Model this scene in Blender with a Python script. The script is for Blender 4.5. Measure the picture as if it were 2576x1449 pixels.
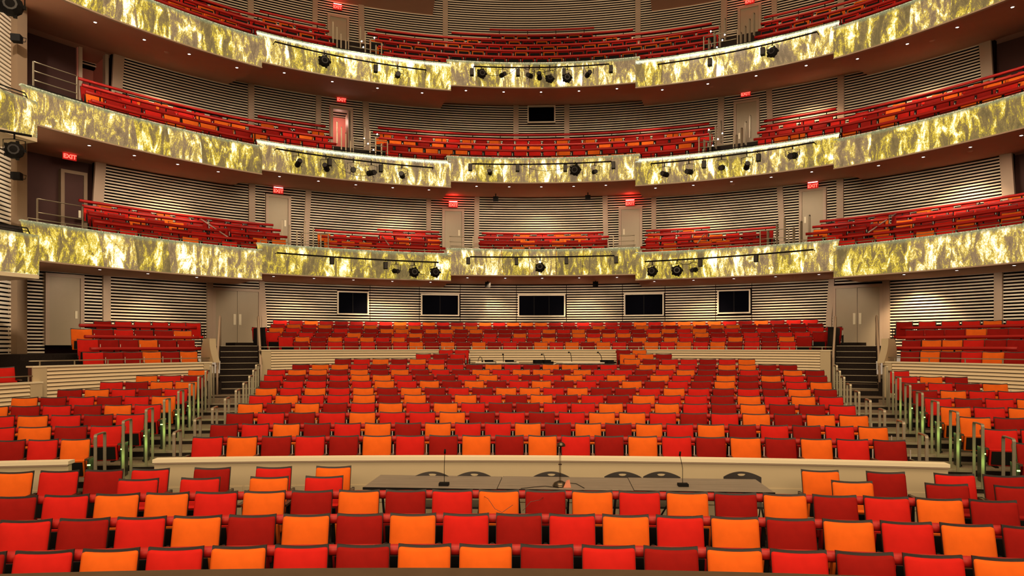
import bpy, math, random
from mathutils import Vector, Matrix
random.seed(7)
for o in list(bpy.data.objects): bpy.data.objects.remove(o)
SC = bpy.context.scene
COL = SC.collection
rad, deg = math.radians, math.degrees
# ------------------------------------------------------------------ camera
F = 1717.0; TH = math.atan(64/1717); ZC = 2.68; YH = 870.0; CX = -0.2
ct, st = math.cos(TH), math.sin(TH)
K = 10.3                                  # the balconies curve about (0, K)
cd = bpy.data.cameras.new('camera'); cam = bpy.data.objects.new('camera', cd); COL.objects.link(cam)
cam.location = (CX, 0, ZC); cam.rotation_euler = (rad(90), 0, TH)
cd.sensor_width = 36; cd.lens = F/2576*36; cd.shift_y = 145.5/2576; cd.clip_end = 200; cd.clip_start = .05
SC.camera = cam
# ------------------------------------------------------------------ world, lights, exposure
SC.view_settings.view_transform = 'Standard'; SC.view_settings.look = 'None'
SC.view_settings.exposure = 0.0; SC.view_settings.gamma = 1.0; SC.view_settings.use_curve_mapping = False
W = bpy.data.worlds.new('world'); SC.world = W; W.use_nodes = True
W.node_tree.nodes['Background'].inputs[0].default_value = (1.0, .72, .48, 1)
W.node_tree.nodes['Background'].inputs[1].default_value = 0.40
SC.cycles.max_bounces = 5; SC.cycles.diffuse_bounces = 3; SC.cycles.glossy_bounces = 2
SC.cycles.transmission_bounces = 3; SC.cycles.caustics_reflective = False; SC.cycles.caustics_refractive = False
SC.cycles.use_denoising = True; SC.cycles.sample_clamp_indirect = 4.0

def area(name, loc, target, sx, sy, e, colr):
    l = bpy.data.lights.new(name, 'AREA'); l.shape = 'RECTANGLE'; l.size = sx; l.size_y = sy; l.energy = e; l.color = colr
    o = bpy.data.objects.new(name, l); COL.objects.link(o); o.location = loc
    o.rotation_euler = (Vector(target)-Vector(loc)).to_track_quat('-Z', 'Y').to_euler(); return o
WARM = (1.0, .74, .44)
area('house_light', (0, 3.0, 17.5), (0, 13, 1), 16, 5, 2500, WARM)
area('house_light', (0, 10.5, 21.0), (0, 13, 0), 18, 6, 650, WARM)
area('stage_side_fill', (0, -4.0, 7.0), (0, 14, 5), 14, 4, 1450, WARM)  # unseen light added at the stage side to brighten walls, soffits and seats
SPOT_E = 185.0

# ------------------------------------------------------------------ picture point -> place in the hall
def inv_d(px, d):
    l = (px-1288)/F*d
    return (CX+l*ct-d*st, l*st+d*ct)
def inv_z(px, py, z):
    return inv_d(px, F*(z-ZC)/(YH-py))
def invR(px, py, R, k=K):
    u = (px-1288)/F; ax, ay = u*ct-st, u*st+ct
    def solve(RR):
        A = ax*ax+ay*ay; B = 2*(CX*ax-k*ay); C = CX*CX+k*k-RR*RR
        return (-B+math.sqrt(max(0, B*B-4*A*C)))/(2*A)
    d = solve(R)
    if k == K:
        for _ in range(6):
            a = deg(math.atan2(CX+ax*d, ay*d-k)); d = solve(Rf(R, a))
    X, Y = CX+ax*d, ay*d
    return X, Y, ZC+(YH-py)*d/F, deg(math.atan2(X, Y-k)), d
def Rf(R, a):                               # the outer sections draw in a little towards the stage
    a = abs(a)
    return R if a < 37 else R-0.025*(a-37)
def ang(px, R, k=K): return invR(px, 800, R, k)[3]
def pos(R, a, k=K):
    r = Rf(R, a) if k == K else R
    return (r*math.sin(rad(a)), k+r*math.cos(rad(a)))

# ------------------------------------------------------------------ materials
MATS = {}
def mat(name, colr, rough=.6, metal=0, spec=.3, noise=None, sheen=0, bump=0, nscale=30, emis=None, es=0):
    m = bpy.data.materials.new(name); m.use_nodes = True; nt = m.node_tree; b = nt.nodes['Principled BSDF']
    b.inputs['Base Color'].default_value = (*colr, 1); b.inputs['Roughness'].default_value = rough
    b.inputs['Metallic'].default_value = metal; b.inputs['Specular IOR Level'].default_value = spec
    if sheen:
        b.inputs['Sheen Weight'].default_value = sheen; b.inputs['Sheen Tint'].default_value = (*colr, 1); b.inputs['Sheen Roughness'].default_value = .4
    if emis:
        b.inputs['Emission Color'].default_value = (*emis, 1); b.inputs['Emission Strength'].default_value = es
    if noise or bump:
        tc = nt.nodes.new('ShaderNodeTexCoord'); nz = nt.nodes.new('ShaderNodeTexNoise')
        nz.inputs['Scale'].default_value = nscale; nz.inputs['Detail'].default_value = 4
        nt.links.new(tc.outputs['Object'], nz.inputs['Vector'])
        if noise:
            mx = nt.nodes.new('ShaderNodeMix'); mx.data_type = 'RGBA'
            mx.inputs['A'].default_value = tuple(c*(1-noise) for c in colr)+(1,); mx.inputs['B'].default_value = tuple(min(1, c*(1+noise)) for c in colr)+(1,)
            nt.links.new(nz.outputs['Fac'], mx.inputs['Factor']); nt.links.new(mx.outputs['Result'], b.inputs['Base Color'])
        if bump:
            bp = nt.nodes.new('ShaderNodeBump'); bp.inputs['Strength'].default_value = bump; bp.inputs['Distance'].default_value = .01
            nt.links.new(nz.outputs['Fac'], bp.inputs['Height']); nt.links.new(bp.outputs['Normal'], b.inputs['Normal'])
    MATS[name] = m; return m
M_O = mat('fabric_orange', (.66, .108, .009), .85, spec=.1, noise=.18, sheen=.25, nscale=7)
M_R = mat('fabric_bright_red', (.49, .012, .008), .85, spec=.1, noise=.18, sheen=.25, nscale=7)
M_D = mat('fabric_deep_red', (.24, .006, .004), .85, spec=.1, noise=.20, sheen=.2, nscale=7)
FAB = {'O': M_O, 'R': M_R, 'D': M_D}
M_TUBE = mat('tube_red', (.38, .009, .006), .5, spec=.35)
M_SHELL = mat('shell_dark', (.014, .009, .008), .45, spec=.4, noise=.3, nscale=60)
M_BLACK = mat('black_metal', (.008, .007, .007), .75, spec=.12)
M_WOODARM = mat('arm_wood', (.055, .028, .018), .35, spec=.5)
M_STEEL = mat('brushed_steel', (.36, .31, .23), .38, metal=.75, noise=.1, nscale=40)
M_STEELD = mat('dull_steel', (.26, .21, .15), .4, metal=.6, noise=.1, nscale=40)
M_SILVER = mat('silver_plate', (.62, .56, .50), .35, metal=.5)
M_CREAM = mat('cream_paint', (.52, .42, .27), .5, spec=.35, noise=.03, nscale=5)
M_CAP = mat('cream_cap', (.80, .70, .50), .4, spec=.4)
M_SLAT = mat('slat_cream', (.86, .74, .58), .5, spec=.3, noise=.06, nscale=3)
M_BACK = mat('slat_backing', (.010, .003, .003), .9, spec=.05)
M_SOFF = mat('soffit_plaster', (.55, .31, .22), .75, spec=.2, noise=.06, nscale=1.5)
M_COLM = mat('column_paint', (.24, .16, .10), .6, spec=.2)
M_PIL = mat('pilaster_paint', (.45, .33, .24), .55, spec=.3)
M_DOOR = mat('door_paint', (.40, .32, .22), .5, spec=.3, noise=.03, nscale=4)
M_DARKW = mat('maroon_wall', (.060, .022, .018), .75, noise=.15, nscale=3)
M_CARPET = mat('carpet_grey', (.20, .15, .105), .95, spec=.05, noise=.35, nscale=25, bump=.2)
M_CARPD = mat('carpet_dark', (.022, .016, .014), .95, spec=.05, noise=.4, nscale=25)
M_NOSE = mat('step_nosing', (.34, .29, .21), .4, metal=.3)
M_STAGE = mat('stage_boards', (.065, .038, .020), .5, spec=.3, noise=.3, nscale=6)
M_GLASSB = mat('booth_glass', (.003, .003, .005), .3, spec=.0)
M_TABLE = mat('table_laminate', (.20, .16, .125), .45, spec=.35, noise=.75, nscale=10, bump=.05)
_n = M_TABLE.node_tree
for q in _n.nodes:
    if q.type == 'TEX_NOISE':
        _m = _n.nodes.new('ShaderNodeMapping'); _m.inputs['Scale'].default_value = (.12, 1.6, 1); _t = [z for z in _n.nodes if z.type == 'TEX_COORD'][0]
        _n.links.new(_t.outputs['Object'], _m.inputs[0]); _n.links.new(_m.outputs[0], q.inputs['Vector']); q.inputs['Scale'].default_value = 14; q.inputs['Roughness'].default_value = .8
M_PLASTIC = mat('chair_plastic', (.040, .034, .032), .4, spec=.4)
M_BRASS = mat('lamp_metal', (.10, .075, .05), .25, metal=.9)
M_PINK = mat('pink_tissue', (.55, .20, .12), .8)
M_WHITEC = mat('white_cable', (.8, .72, .6), .5)
M_REDLIT = mat('exit_red', (.4, .01, .01), .4, emis=(1.0, .03, .02), es=.28)
M_REDLET = mat('exit_letters', (.9, .1, .08), .4, emis=(1.0, .09, .06), es=3.0)
M_REDBAR = mat('exit_tube', (1, .6, .6), .4, emis=(1.0, .55, .50), es=3.0)
M_LAMP = mat('lamp_glow', (1, 1, 1), .4, emis=(1.0, .9, .85), es=9)
M_LAMPG = mat('aisle_glow', (.5, 1, .4), .4, emis=(.45, 1.0, .22), es=3.0)
M_PANELG = mat('aisle_panel', (.018, .022, .014), .35, spec=.5)
M_PINKW = mat('lobby_wall', (.75, .30, .25), .7, noise=.05, nscale=2)
M_BOARD = mat('parapet_board', (.74, .60, .40), .5, spec=.3, noise=.03, nscale=4)
M_LENS = mat('lamp_lens', (.03, .027, .03), .3, spec=.3)

def glass_mat(i, lit_top=False):
    r = random.Random(100+i)
    m = bpy.data.materials.new('lit_art_glass'); m.use_nodes = True; nt = m.node_tree; b = nt.nodes['Principled BSDF']
    N, L = nt.nodes.new, nt.links.new
    tc = N('ShaderNodeTexCoord')
    geo = N('ShaderNodeNewGeometry')
    # hall coordinates unrolled: angle about the centre of curvature, and height
    sp = N('ShaderNodeSeparateXYZ'); L(geo.outputs['Position'], sp.inputs[0])
    sub = N('ShaderNodeMath'); sub.operation = 'SUBTRACT'; L(sp.outputs['Y'], sub.inputs[0]); sub.inputs[1].default_value = K
    at = N('ShaderNodeMath'); at.operation = 'ARCTAN2'; L(sp.outputs['X'], at.inputs[0]); L(sub.outputs[0], at.inputs[1])
    mu = N('ShaderNodeMath'); mu.operation = 'MULTIPLY'; L(at.outputs[0], mu.inputs[0]); mu.inputs[1].default_value = 16.2
    cb = N('ShaderNodeCombineXYZ'); L(mu.outputs[0], cb.inputs['X']); L(sp.outputs['Z'], cb.inputs['Y']); cb.inputs['Z'].default_value = i*3.7
    def noise(sx, sy, detail, dist, seed, rough=.6):
        mp = N('ShaderNodeMapping'); mp.inputs['Scale'].default_value = (sx, sy, 1); mp.inputs['Location'].default_value = (seed, seed*.7, 0)
        L(cb.outputs[0], mp.inputs['Vector'])
        n = N('ShaderNodeTexNoise'); n.inputs['Scale'].default_value = 1; n.inputs['Detail'].default_value = detail
        n.inputs['Roughness'].default_value = rough; n.inputs['Distortion'].default_value = dist; L(mp.outputs[0], n.inputs['Vector']); return n
    def ramp(src, pts):
        c = N('ShaderNodeValToRGB'); cr = c.color_ramp
        while len(cr.elements) < len(pts): cr.elements.new(.5)
        for e, (p, col) in zip(cr.elements, pts): e.position = p; e.color = (*col, 1)
        L(src, c.inputs[0]); return c
    big = noise(1.5, .5, 2, .4, 1.3+i)
    mid = noise(4.6, 1.6, 7, .8, 7.1+i, .64)
    fine = noise(42, 20, 3, .5, 3.3, .7)
    ad = N('ShaderNodeMath'); ad.operation = 'MULTIPLY_ADD'; L(mid.outputs['Fac'], ad.inputs[0]); ad.inputs[1].default_value = .72
    b2 = N('ShaderNodeMath'); b2.operation = 'MULTIPLY'; L(big.outputs['Fac'], b2.inputs[0]); b2.inputs[1].default_value = .38
    L(b2.outputs[0], ad.inputs[2])
    a3 = N('ShaderNodeMath'); a3.operation = 'MULTIPLY_ADD'; L(fine.outputs['Fac'], a3.inputs[0]); a3.inputs[1].default_value = .30; L(ad.outputs[0], a3.inputs[2])
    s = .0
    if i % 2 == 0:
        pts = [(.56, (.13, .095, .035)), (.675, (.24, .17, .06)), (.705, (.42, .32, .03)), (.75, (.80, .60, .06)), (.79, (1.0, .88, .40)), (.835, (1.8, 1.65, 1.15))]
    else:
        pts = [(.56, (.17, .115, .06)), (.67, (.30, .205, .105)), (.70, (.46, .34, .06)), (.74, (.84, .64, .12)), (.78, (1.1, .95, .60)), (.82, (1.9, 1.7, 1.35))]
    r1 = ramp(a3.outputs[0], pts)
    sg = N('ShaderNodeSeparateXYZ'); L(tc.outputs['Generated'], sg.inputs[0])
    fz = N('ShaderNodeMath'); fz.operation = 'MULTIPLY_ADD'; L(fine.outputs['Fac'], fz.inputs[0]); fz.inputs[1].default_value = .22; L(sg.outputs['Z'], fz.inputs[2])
    mr = N('ShaderNodeMapRange'); L(fz.outputs[0], mr.inputs[0]); mr.inputs[1].default_value = 1.0 if not lit_top else .98; mr.inputs[2].default_value = 1.1 if not lit_top else 1.05
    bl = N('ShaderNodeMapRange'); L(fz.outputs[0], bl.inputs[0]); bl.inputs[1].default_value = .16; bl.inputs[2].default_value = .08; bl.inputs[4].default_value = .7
    m0 = N('ShaderNodeMix'); m0.data_type = 'RGBA'; L(mr.outputs[0], m0.inputs['Factor']); L(r1.outputs[0], m0.inputs['A']); m0.inputs['B'].default_value = (1.0, 1.08, .86, 1) if lit_top else (.22, .24, .12, 1)  # one variant has rail light painted into its emission near the top
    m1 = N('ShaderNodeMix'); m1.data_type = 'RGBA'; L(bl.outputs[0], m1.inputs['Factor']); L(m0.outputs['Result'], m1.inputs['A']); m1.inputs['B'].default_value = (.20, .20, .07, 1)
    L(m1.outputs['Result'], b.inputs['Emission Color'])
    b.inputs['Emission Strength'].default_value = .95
    b.inputs['Roughness'].default_value = .35; b.inputs['Specular IOR Level'].default_value = .3
    dk = N('ShaderNodeMix'); dk.data_type = 'RGBA'; dk.inputs['Factor'].default_value = .7; L(r1.outputs[0], dk.inputs['A']); dk.inputs['B'].default_value = (.02, .02, .015, 1)
    L(dk.outputs['Result'], b.inputs['Base Color'])
    bp = N('ShaderNodeBump'); bp.inputs['Strength'].default_value = .5; bp.inputs['Distance'].default_value = .02
    L(fine.outputs['Fac'], bp.inputs['Height']); L(bp.outputs['Normal'], b.inputs['Normal'])
    return m
GLASS = [glass_mat(i) for i in range(4)]; GLASS_LIT_TOP = [glass_mat(i, True) for i in range(4)]
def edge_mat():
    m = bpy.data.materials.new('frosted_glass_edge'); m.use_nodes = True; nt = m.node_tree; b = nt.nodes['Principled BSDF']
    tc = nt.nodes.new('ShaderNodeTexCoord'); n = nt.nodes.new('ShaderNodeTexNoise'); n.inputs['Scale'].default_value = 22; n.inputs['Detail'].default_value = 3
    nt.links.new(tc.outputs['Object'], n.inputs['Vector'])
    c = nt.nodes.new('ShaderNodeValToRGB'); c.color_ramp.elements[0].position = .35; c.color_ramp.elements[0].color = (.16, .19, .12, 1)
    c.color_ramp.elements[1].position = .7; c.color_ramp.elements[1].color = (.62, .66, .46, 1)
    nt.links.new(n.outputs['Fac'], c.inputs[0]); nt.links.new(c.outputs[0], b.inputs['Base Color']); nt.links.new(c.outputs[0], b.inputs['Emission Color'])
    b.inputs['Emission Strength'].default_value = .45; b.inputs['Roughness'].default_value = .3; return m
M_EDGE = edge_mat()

# ------------------------------------------------------------------ mesh helpers
class MB:
    def __init__(s): s.v = []; s.f = []; s.mi = []; s.sm = []
    def add(s, vs, fs, mi=0, smooth=False):
        o = len(s.v); s.v += [tuple(v) for v in vs]
        s.f += [tuple(i+o for i in f) for f in fs]; s.mi += [mi]*len(fs); s.sm += [smooth]*len(fs); return s
    def box(s, c, size, rz=0, rx=0, mi=0):
        hx, hy, hz = (q/2 for q in size)
        m = Matrix.Translation(c) @ Matrix.Rotation(rz, 4, 'Z') @ Matrix.Rotation(rx, 4, 'X')
        vs = [m @ Vector((x*hx, y*hy, z*hz)) for x in (-1, 1) for y in (-1, 1) for z in (-1, 1)]
        return s.add(vs, [(0, 1, 3, 2), (4, 6, 7, 5), (0, 4, 5, 1), (2, 3, 7, 6), (0, 2, 6, 4), (1, 5, 7, 3)], mi)
    def tube(s, pts, r, n=8, mi=0, caps=True):
        pts = [Vector(p) for p in pts]; rings = []; up = Vector((0, 0, 1))
        for i, p in enumerate(pts):
            t = (pts[min(i+1, len(pts)-1)]-pts[max(i-1, 0)]).normalized()
            u = t.cross(up if abs(t.z) < .95 else Vector((1, 0, 0))).normalized(); w = t.cross(u).normalized()
            rr = r[i] if isinstance(r, (list, tuple)) else r
            rings.append([p+u*rr*math.cos(2*math.pi*j/n)+w*rr*math.sin(2*math.pi*j/n) for j in range(n)])
        vs = [v for q in rings for v in q]
        fs = [(i*n+j, i*n+(j+1) % n, (i+1)*n+(j+1) % n, (i+1)*n+j) for i in range(len(pts)-1) for j in range(n)]
        s.add(vs, fs, mi, True)
        if caps:
            o = len(s.v)-len(vs); s.f += [tuple(o+j for j in range(n))[::-1], tuple(o+(len(pts)-1)*n+j for j in range(n))]; s.mi += [mi]*2; s.sm += [False]*2
        return s
    def arc(s, prof, a0, a1, step=1.5, k=K, mi=0, caps=True, a0t=None, a1t=None, smooth=False):
        """closed profile [(R,z)] swept from angle a0 to a1; a0t/a1t: angles at the top of the profile (slanted ends)"""
        n = max(1, int(math.ceil(abs(a1-a0)/step))); m = len(prof); vs = []
        zs = [p[1] for p in prof]; z0, z1 = min(zs), max(zs)
        for i in range(n+1):
            for (R, z) in prof:
                t = (z-z0)/(z1-z0) if z1 > z0 else 0
                b0 = a0 if a0t is None else a0+(a0t-a0)*t; b1 = a1 if a1t is None else a1+(a1t-a1)*t
                x, y = pos(R, b0+(b1-b0)*i/n, k); vs.append((x, y, z))
        fs = [(i*m+j, (i+1)*m+j, (i+1)*m+(j+1) % m, i*m+(j+1) % m) for i in range(n) for j in range(m)]
        if caps: fs += [tuple(range(m)), tuple(n*m+j for j in reversed(range(m)))]
        return s.add(vs, fs, mi, smooth)
    def mesh(s, name, mats):
        me = bpy.data.meshes.new(name); me.from_pydata(s.v, [], s.f)
        for m in (mats if isinstance(mats, (list, tuple)) else [mats]): me.materials.append(m)
        me.polygons.foreach_set('material_index', s.mi); me.polygons.foreach_set('use_smooth', s.sm); me.update(); return me
    def build(s, name, mats, parent=None, **kw):
        me = s.mesh(name, mats)
        return link(name, me, parent, **kw)
def link(name, me, parent=None, **kw):
    o = bpy.data.objects.new(name, me); COL.objects.link(o)
    if parent is not None:
        o.parent = parent
        if kw.pop('world', False): o.matrix_parent_inverse = parent.matrix_basis.inverted()
    for k_, v in kw.items(): o[k_] = v
    return o
def thing(name, label, cat, loc=(0, 0, 0), rz=0, group=None, **kw):
    o = bpy.data.objects.new(name, None); COL.objects.link(o); o.location = loc; o.rotation_euler = (0, 0, rz)
    if label: o['label'] = label
    if cat: o['category'] = cat
    if group: o['group'] = group
    for k_, v in kw.items(): o[k_] = v
    return o
def struct(name, loc=(0, 0, 0), rz=0): return thing(name, None, None, loc, rz, kind='structure')
ORD = ['zeroth', 'first', 'second', 'third', 'fourth', 'fifth', 'sixth', 'seventh', 'eighth', 'ninth', 'tenth', 'eleventh', 'twelfth', 'thirteenth',
       'fourteenth', 'fifteenth', 'sixteenth', 'seventeenth', 'eighteenth', 'nineteenth', 'twentieth', 'twenty-first', 'twenty-second', 'twenty-third', 'twenty-fourth', 'twenty-fifth', 'twenty-sixth', 'twenty-seventh', 'twenty-eighth', 'twenty-ninth', 'thirtieth']

# ------------------------------------------------------------------ seat rows of the stalls
# (depth, top y in picture) -> z of the seat tops
CY = {'A': (6.14, 1376), 'B': (7.07, 1296), 'C': (8.08, 1236), 'D': (8.95, 1193), 'E': (9.65, 1181)}
ST = {}
def rowdef(key, d, z): ST[key] = dict(d=d, z=z, R=30+(d-6.14)*2.25)
rowdef('A', 6.14, .875); rowdef('B', 7.07, .925); rowdef('C', 8.08, .958); rowdef('D', 8.9, .97); rowdef('E', 9.6, .975)
cz = [1.15, 1.256, 1.364, 1.468, 1.572, 1.675, 1.793, 1.903, 2.013, 2.131, 2.27, 2.412, 2.54]
for i in range(13): rowdef('C%d' % (i+1), 11.57+.942*i, cz[i])
def row_k(r): return ST[r]['d']-ST[r]['R']
SEAT_H = .87
def floor_z(key): return ST[key]['z']-SEAT_H

# ------------------------------------------------------------------ floors of the stalls
def strip_floor():
    mb = MB(); keys = ['C%d' % i for i in range(1, 14)]; xs = [x*1.0 for x in range(-16, 17)]
    def yb(key, x, off):
        r = ST[key]; return r['d']+off-(r['R']-math.sqrt(r['R']**2-x*x))
    prevz = 0.02
    for n, k_ in enumerate(keys):
        z = floor_z(k_); nxt = keys[n+1] if n+1 < len(keys) else None
        for i in range(len(xs)-1):
            a, b = xs[i], xs[i+1]
            ya, yb_ = yb(k_, a, -.58), yb(k_, b, -.58)
            ya2 = yb(nxt, a, -.58) if nxt else yb(k_, a, 3.0); yb2 = yb(nxt, b, -.58) if nxt else yb(k_, b, 3.0)
            mb.add([(a, ya, prevz), (b, yb_, prevz), (b, yb_, z), (a, ya, z)], [(0, 1, 2, 3)], 1)
            mb.add([(a, ya, z), (b, yb_, z), (b, yb2, z), (a, ya2, z)], [(0, 1, 2, 3)])
        prevz = z
    return mb.build('floor', [M_CARPET, M_CARPD], kind='structure')
strip_floor()
fl = MB(); fl.box((0, 6.5, -.06), (44, 11, .12)); fl.build('floor', M_CARPD, kind='structure')
fl = MB(); fl.box((0, 22, -.5), (60, 50, .1)); fl.build('floor', M_CARPD, kind='structure')
# stage edge
sg = MB(); sg.arc([(30, -.1), (30, 1.10), (20, 1.10), (20, -.1)], -16, 16, 1, k=4.85-30)
sg.build('floor', M_STAGE, kind='structure')

# ------------------------------------------------------------------ seat meshes
def cushion(mb, w, h, t, z0, lean, curve, mi=0, nx=6, nz=4, y0=0.0):
    """rounded, slightly hollow back cushion facing -Y"""
    vs = []; 
    def P(u, v, face):
        x = (u-.5)*w; z = z0+v*h
        e = math.sin(min(1, min(u, 1-u)*5)*math.pi/2)*math.sin(min(1, min(v, 1-v)*5)*math.pi/2)
        cr = .022
        # rounded corners
        dx = max(0, abs(x)-(w/2-cr)); dz = max(0, abs(v-.5)*h-(h/2-cr)); l = math.hypot(dx, dz)
        if l > cr:
            x -= math.copysign(dx*(1-cr/l), x); z -= math.copysign(dz*(1-cr/l), v-.5)
        y = y0+(z0+h-z)*-lean+curve*(1-(2*x/w)**2)
        z += .016*(2*x/w)**2*v
        if face: y -= t*(.35+.65*e)-.012*math.sin(math.pi*u)*math.sin(math.pi*v)
        return (x, y, z)
    us = [0, .05]+[.05+.9*i/nx for i in range(1, nx)]+[.95, 1]; vv = [0, .06]+[.06+.88*i/nz for i in range(1, nz)]+[.94, 1]
    A, B = len(us), len(vv)
    front = [P(u, v, True) for v in vv for u in us]; back = [P(u, v, False) for v in vv for u in us]
    fs = [(j*A+i, j*A+i+1, (j+1)*A+i+1, (j+1)*A+i) for j in range(B-1) for i in range(A-1)]
    mb.add(front, fs, mi, True)
    o = len(mb.v)-len(front); mb.add(back, [], mi)
    ob = len(mb.v)-len(back)
    rim = [i for i in range(A)]+[j*A+A-1 for j in range(1, B)]+[(B-1)*A+i for i in range(A-2, -1, -1)]+[j*A for j in range(B-2, 0, -1)]
    for q in range(len(rim)):
        a, b = rim[q], rim[(q+1) % len(rim)]
        mb.f.append((o+b, o+a, ob+a, ob+b)); mb.mi.append(mi); mb.sm.append(True)
def shell(mb, w, h, z0, lean, curve, t=.022, mi=0, n=6):
    vs = []
    for j, v in enumerate((0, 1)):
        for i in range(n+1):
            x = (i/n-.5)*w; z = z0+v*h; y = (z0+h-z)*-lean+curve*(1-(2*x/w)**2); z += .018*(2*x/w)**2*v
            vs.append((x, y, z)); vs.append((x, y+t, z))
    m = 2*(n+1); fs = []
    for i in range(n):
        a = 2*i; fs += [(a, a+2, m+a+2, m+a), (a+3, a+1, m+a+1, m+a+3), (m+a, m+a+2, m+a+3, m+a+1), (a+1, a+3, a+2, a)]
    fs += [(0, m, m+1, 1), (2*n, 2*n+1, m+2*n+1, m+2*n)]
    mb.add(vs, fs, mi)
LEAN = .26
def seat_meshes(nx, nz):
    d = {}
    b = MB(); cushion(b, .475, .43, .065, .425, LEAN, .004, nx=nx, nz=nz, y0=-.004); d['back'] = b
    b = MB(); shell(b, .484, .50, .374, LEAN, .006, n=max(4, nx)); d['shell'] = b
    # folded seat pan: fabric pad with its top edge up, dark tray in front
    b = MB(); b.box((0, -.215, .435), (.455, .075, .27), rx=rad(12)); d['pan'] = b
    b = MB(); b.box((0, -.262, .425), (.40, .02, .225), rx=rad(12)); d['tray'] = b
    b = MB(); b.box((.28, -.21, .585), (.052, .26, .03)); d['arm'] = b
    b = MB(); b.box((.28, -.06, .38), (.030, .05, .44)); b.box((.28, -.12, .30), (.034, .10, .56)); b.box((.28, -.12, .015), (.05, .22, .03)); d['post'] = b
    b = MB(); b.box((.28, -.095, .66), (.016, .012, .17)); d['plate'] = b
    return d
SM = seat_meshes(6, 4)
MESH = {c: SM['back'].mesh('backrest', FAB[c]) for c in 'ORD'}
PANM = {c: SM['pan'].mesh('seat_pan', FAB[c]) for c in 'ORD'}
ME_SHELL = SM['shell'].mesh('back_shell', M_SHELL); ME_TRAY = SM['tray'].mesh('seat_tray', M_BLACK)
ME_ARM = SM['arm'].mesh('armrest', M_WOODARM); ME_POST = SM['post'].mesh('standard', M_BLACK); ME_PLATE = SM['plate'].mesh('bracket', M_SILVER)
def left_arm(me):
    m = me.copy()
    m.transform(Matrix.Diagonal((-1, 1, 1, 1))); m.flip_normals(); return m
ME_ARML, ME_POSTL = left_arm(ME_ARM), left_arm(ME_POST)
CNAME = {'O': 'orange', 'R': 'bright red', 'D': 'deep red'}
NSEAT = 0
def seat(x, y, z, rz, c, label, group, sx=1.0, first=False, end=None, plate=False):
    global NSEAT; NSEAT += 1
    t = thing('theatre_seat', label, 'seat', (x, y, z), rz, group); t.scale = (sx, 1, 1)
    link('backrest', MESH[c], t); link('back_shell', ME_SHELL, t); link('seat_pan', PANM[c], t); link('seat_tray', ME_TRAY, t)
    link('armrest', ME_ARM, t); link('standard', ME_POST, t)
    if plate: link('bracket', ME_PLATE, t)
    if first: link('armrest', ME_ARML, t); link('standard', ME_POSTL, t)
    if end:
        e = MB(); s_ = .315 if end > 0 else -.315
        e.box((s_, -.17, .30), (.03, .34, .58)); e.build('end_panel', M_PANELG, t)
        e = MB(); e.box((s_+.012*end, -.345, .50), (.05, .012, .02)); e.build('aisle_light', M_LAMPG, t)
        l = bpy.data.lights.new('aisle_lamp', 'POINT'); l.energy = 1.6; l.color = (.5, 1, .2); l.shadow_soft_size = .03; lo = bpy.data.objects.new('aisle_lamp', l); COL.objects.link(lo); v = Matrix.Rotation(rz, 3, 'Z') @ Vector((s_+.10*end, -.36, .46)); lo.location = (x+v.x, y+v.y, z+v.z)
    return t
# all far seats are gathered in one mesh
LOW = seat_meshes(3, 1); FAR = MB(); FC = {'O': 0, 'R': 1, 'D': 2}
def low_proto(c, tall=False):
    b = MB()
    if tall: LOW['pan'] = MB().box((0, -.225, .52), (.47, .07, .40), rx=rad(10)); LOW['tray'] = MB().box((0, -.268, .50), (.40, .02, .34), rx=rad(10))
    for key, mi in (('back', FC[c]), ('shell', 3), ('pan', FC[c]), ('tray', 4), ('post', 4), ('plate', 5)):
        s_ = LOW[key]; o = len(b.v); b.v += s_.v; b.f += [tuple(i+o for i in f) for f in s_.f]; b.mi += [mi]*len(s_.f); b.sm += s_.sm
    return b
LP = {c: low_proto(c) for c in 'ORD'}; LPT = {c: low_proto(c, True) for c in 'ORD'}
NFAR = 0
def far_seat(x, y, z, rz, c, sx=1.0, tall=False):
    global NFAR; NFAR += 1
    p = (LPT if tall else LP)[c]; cr, sr = math.cos(rz), math.sin(rz); o = len(FAR.v)
    FAR.v += [(x+vx*sx*cr-vy*sr, y+vx*sx*sr+vy*cr, z+vz) for vx, vy, vz in p.v]
    FAR.f += [tuple(i+o for i in f) for f in p.f]; FAR.mi += p.mi; FAR.sm += p.sm

def tube_rail(name, label, group, R, z, a0, a1, k=K, posts=None, postz=.55, r=.05):
    """padded red rail that runs behind a seat row"""
    n = max(2, int(abs(a1-a0)/(1.2 if k == K else 1.0))+1)
    pts = [(*pos(R, a0+(a1-a0)*i/n, k), z) for i in range(n+1)]
    t = thing(name, label, 'rail', pts[n//2], 0, group)
    loc = Vector(pts[n//2])
    b = MB(); b.tube([Vector(p)-loc for p in pts], r, 10); b.build('padded_tube', M_TUBE, t)
    if posts:
        b = MB(); arc_len = abs(rad(a1-a0))*R; m = max(1, int(arc_len/posts))
        for i in range(m+1):
            x, y = pos(R+.01, a0+(a1-a0)*(i+.35)/(m+.7), k); b.box(Vector((x, y, z-postz/2))-loc, (.03, .03, postz), rz=0)
        b.build('support_post', M_BLACK, t, kind='stuff')
    return t

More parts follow.
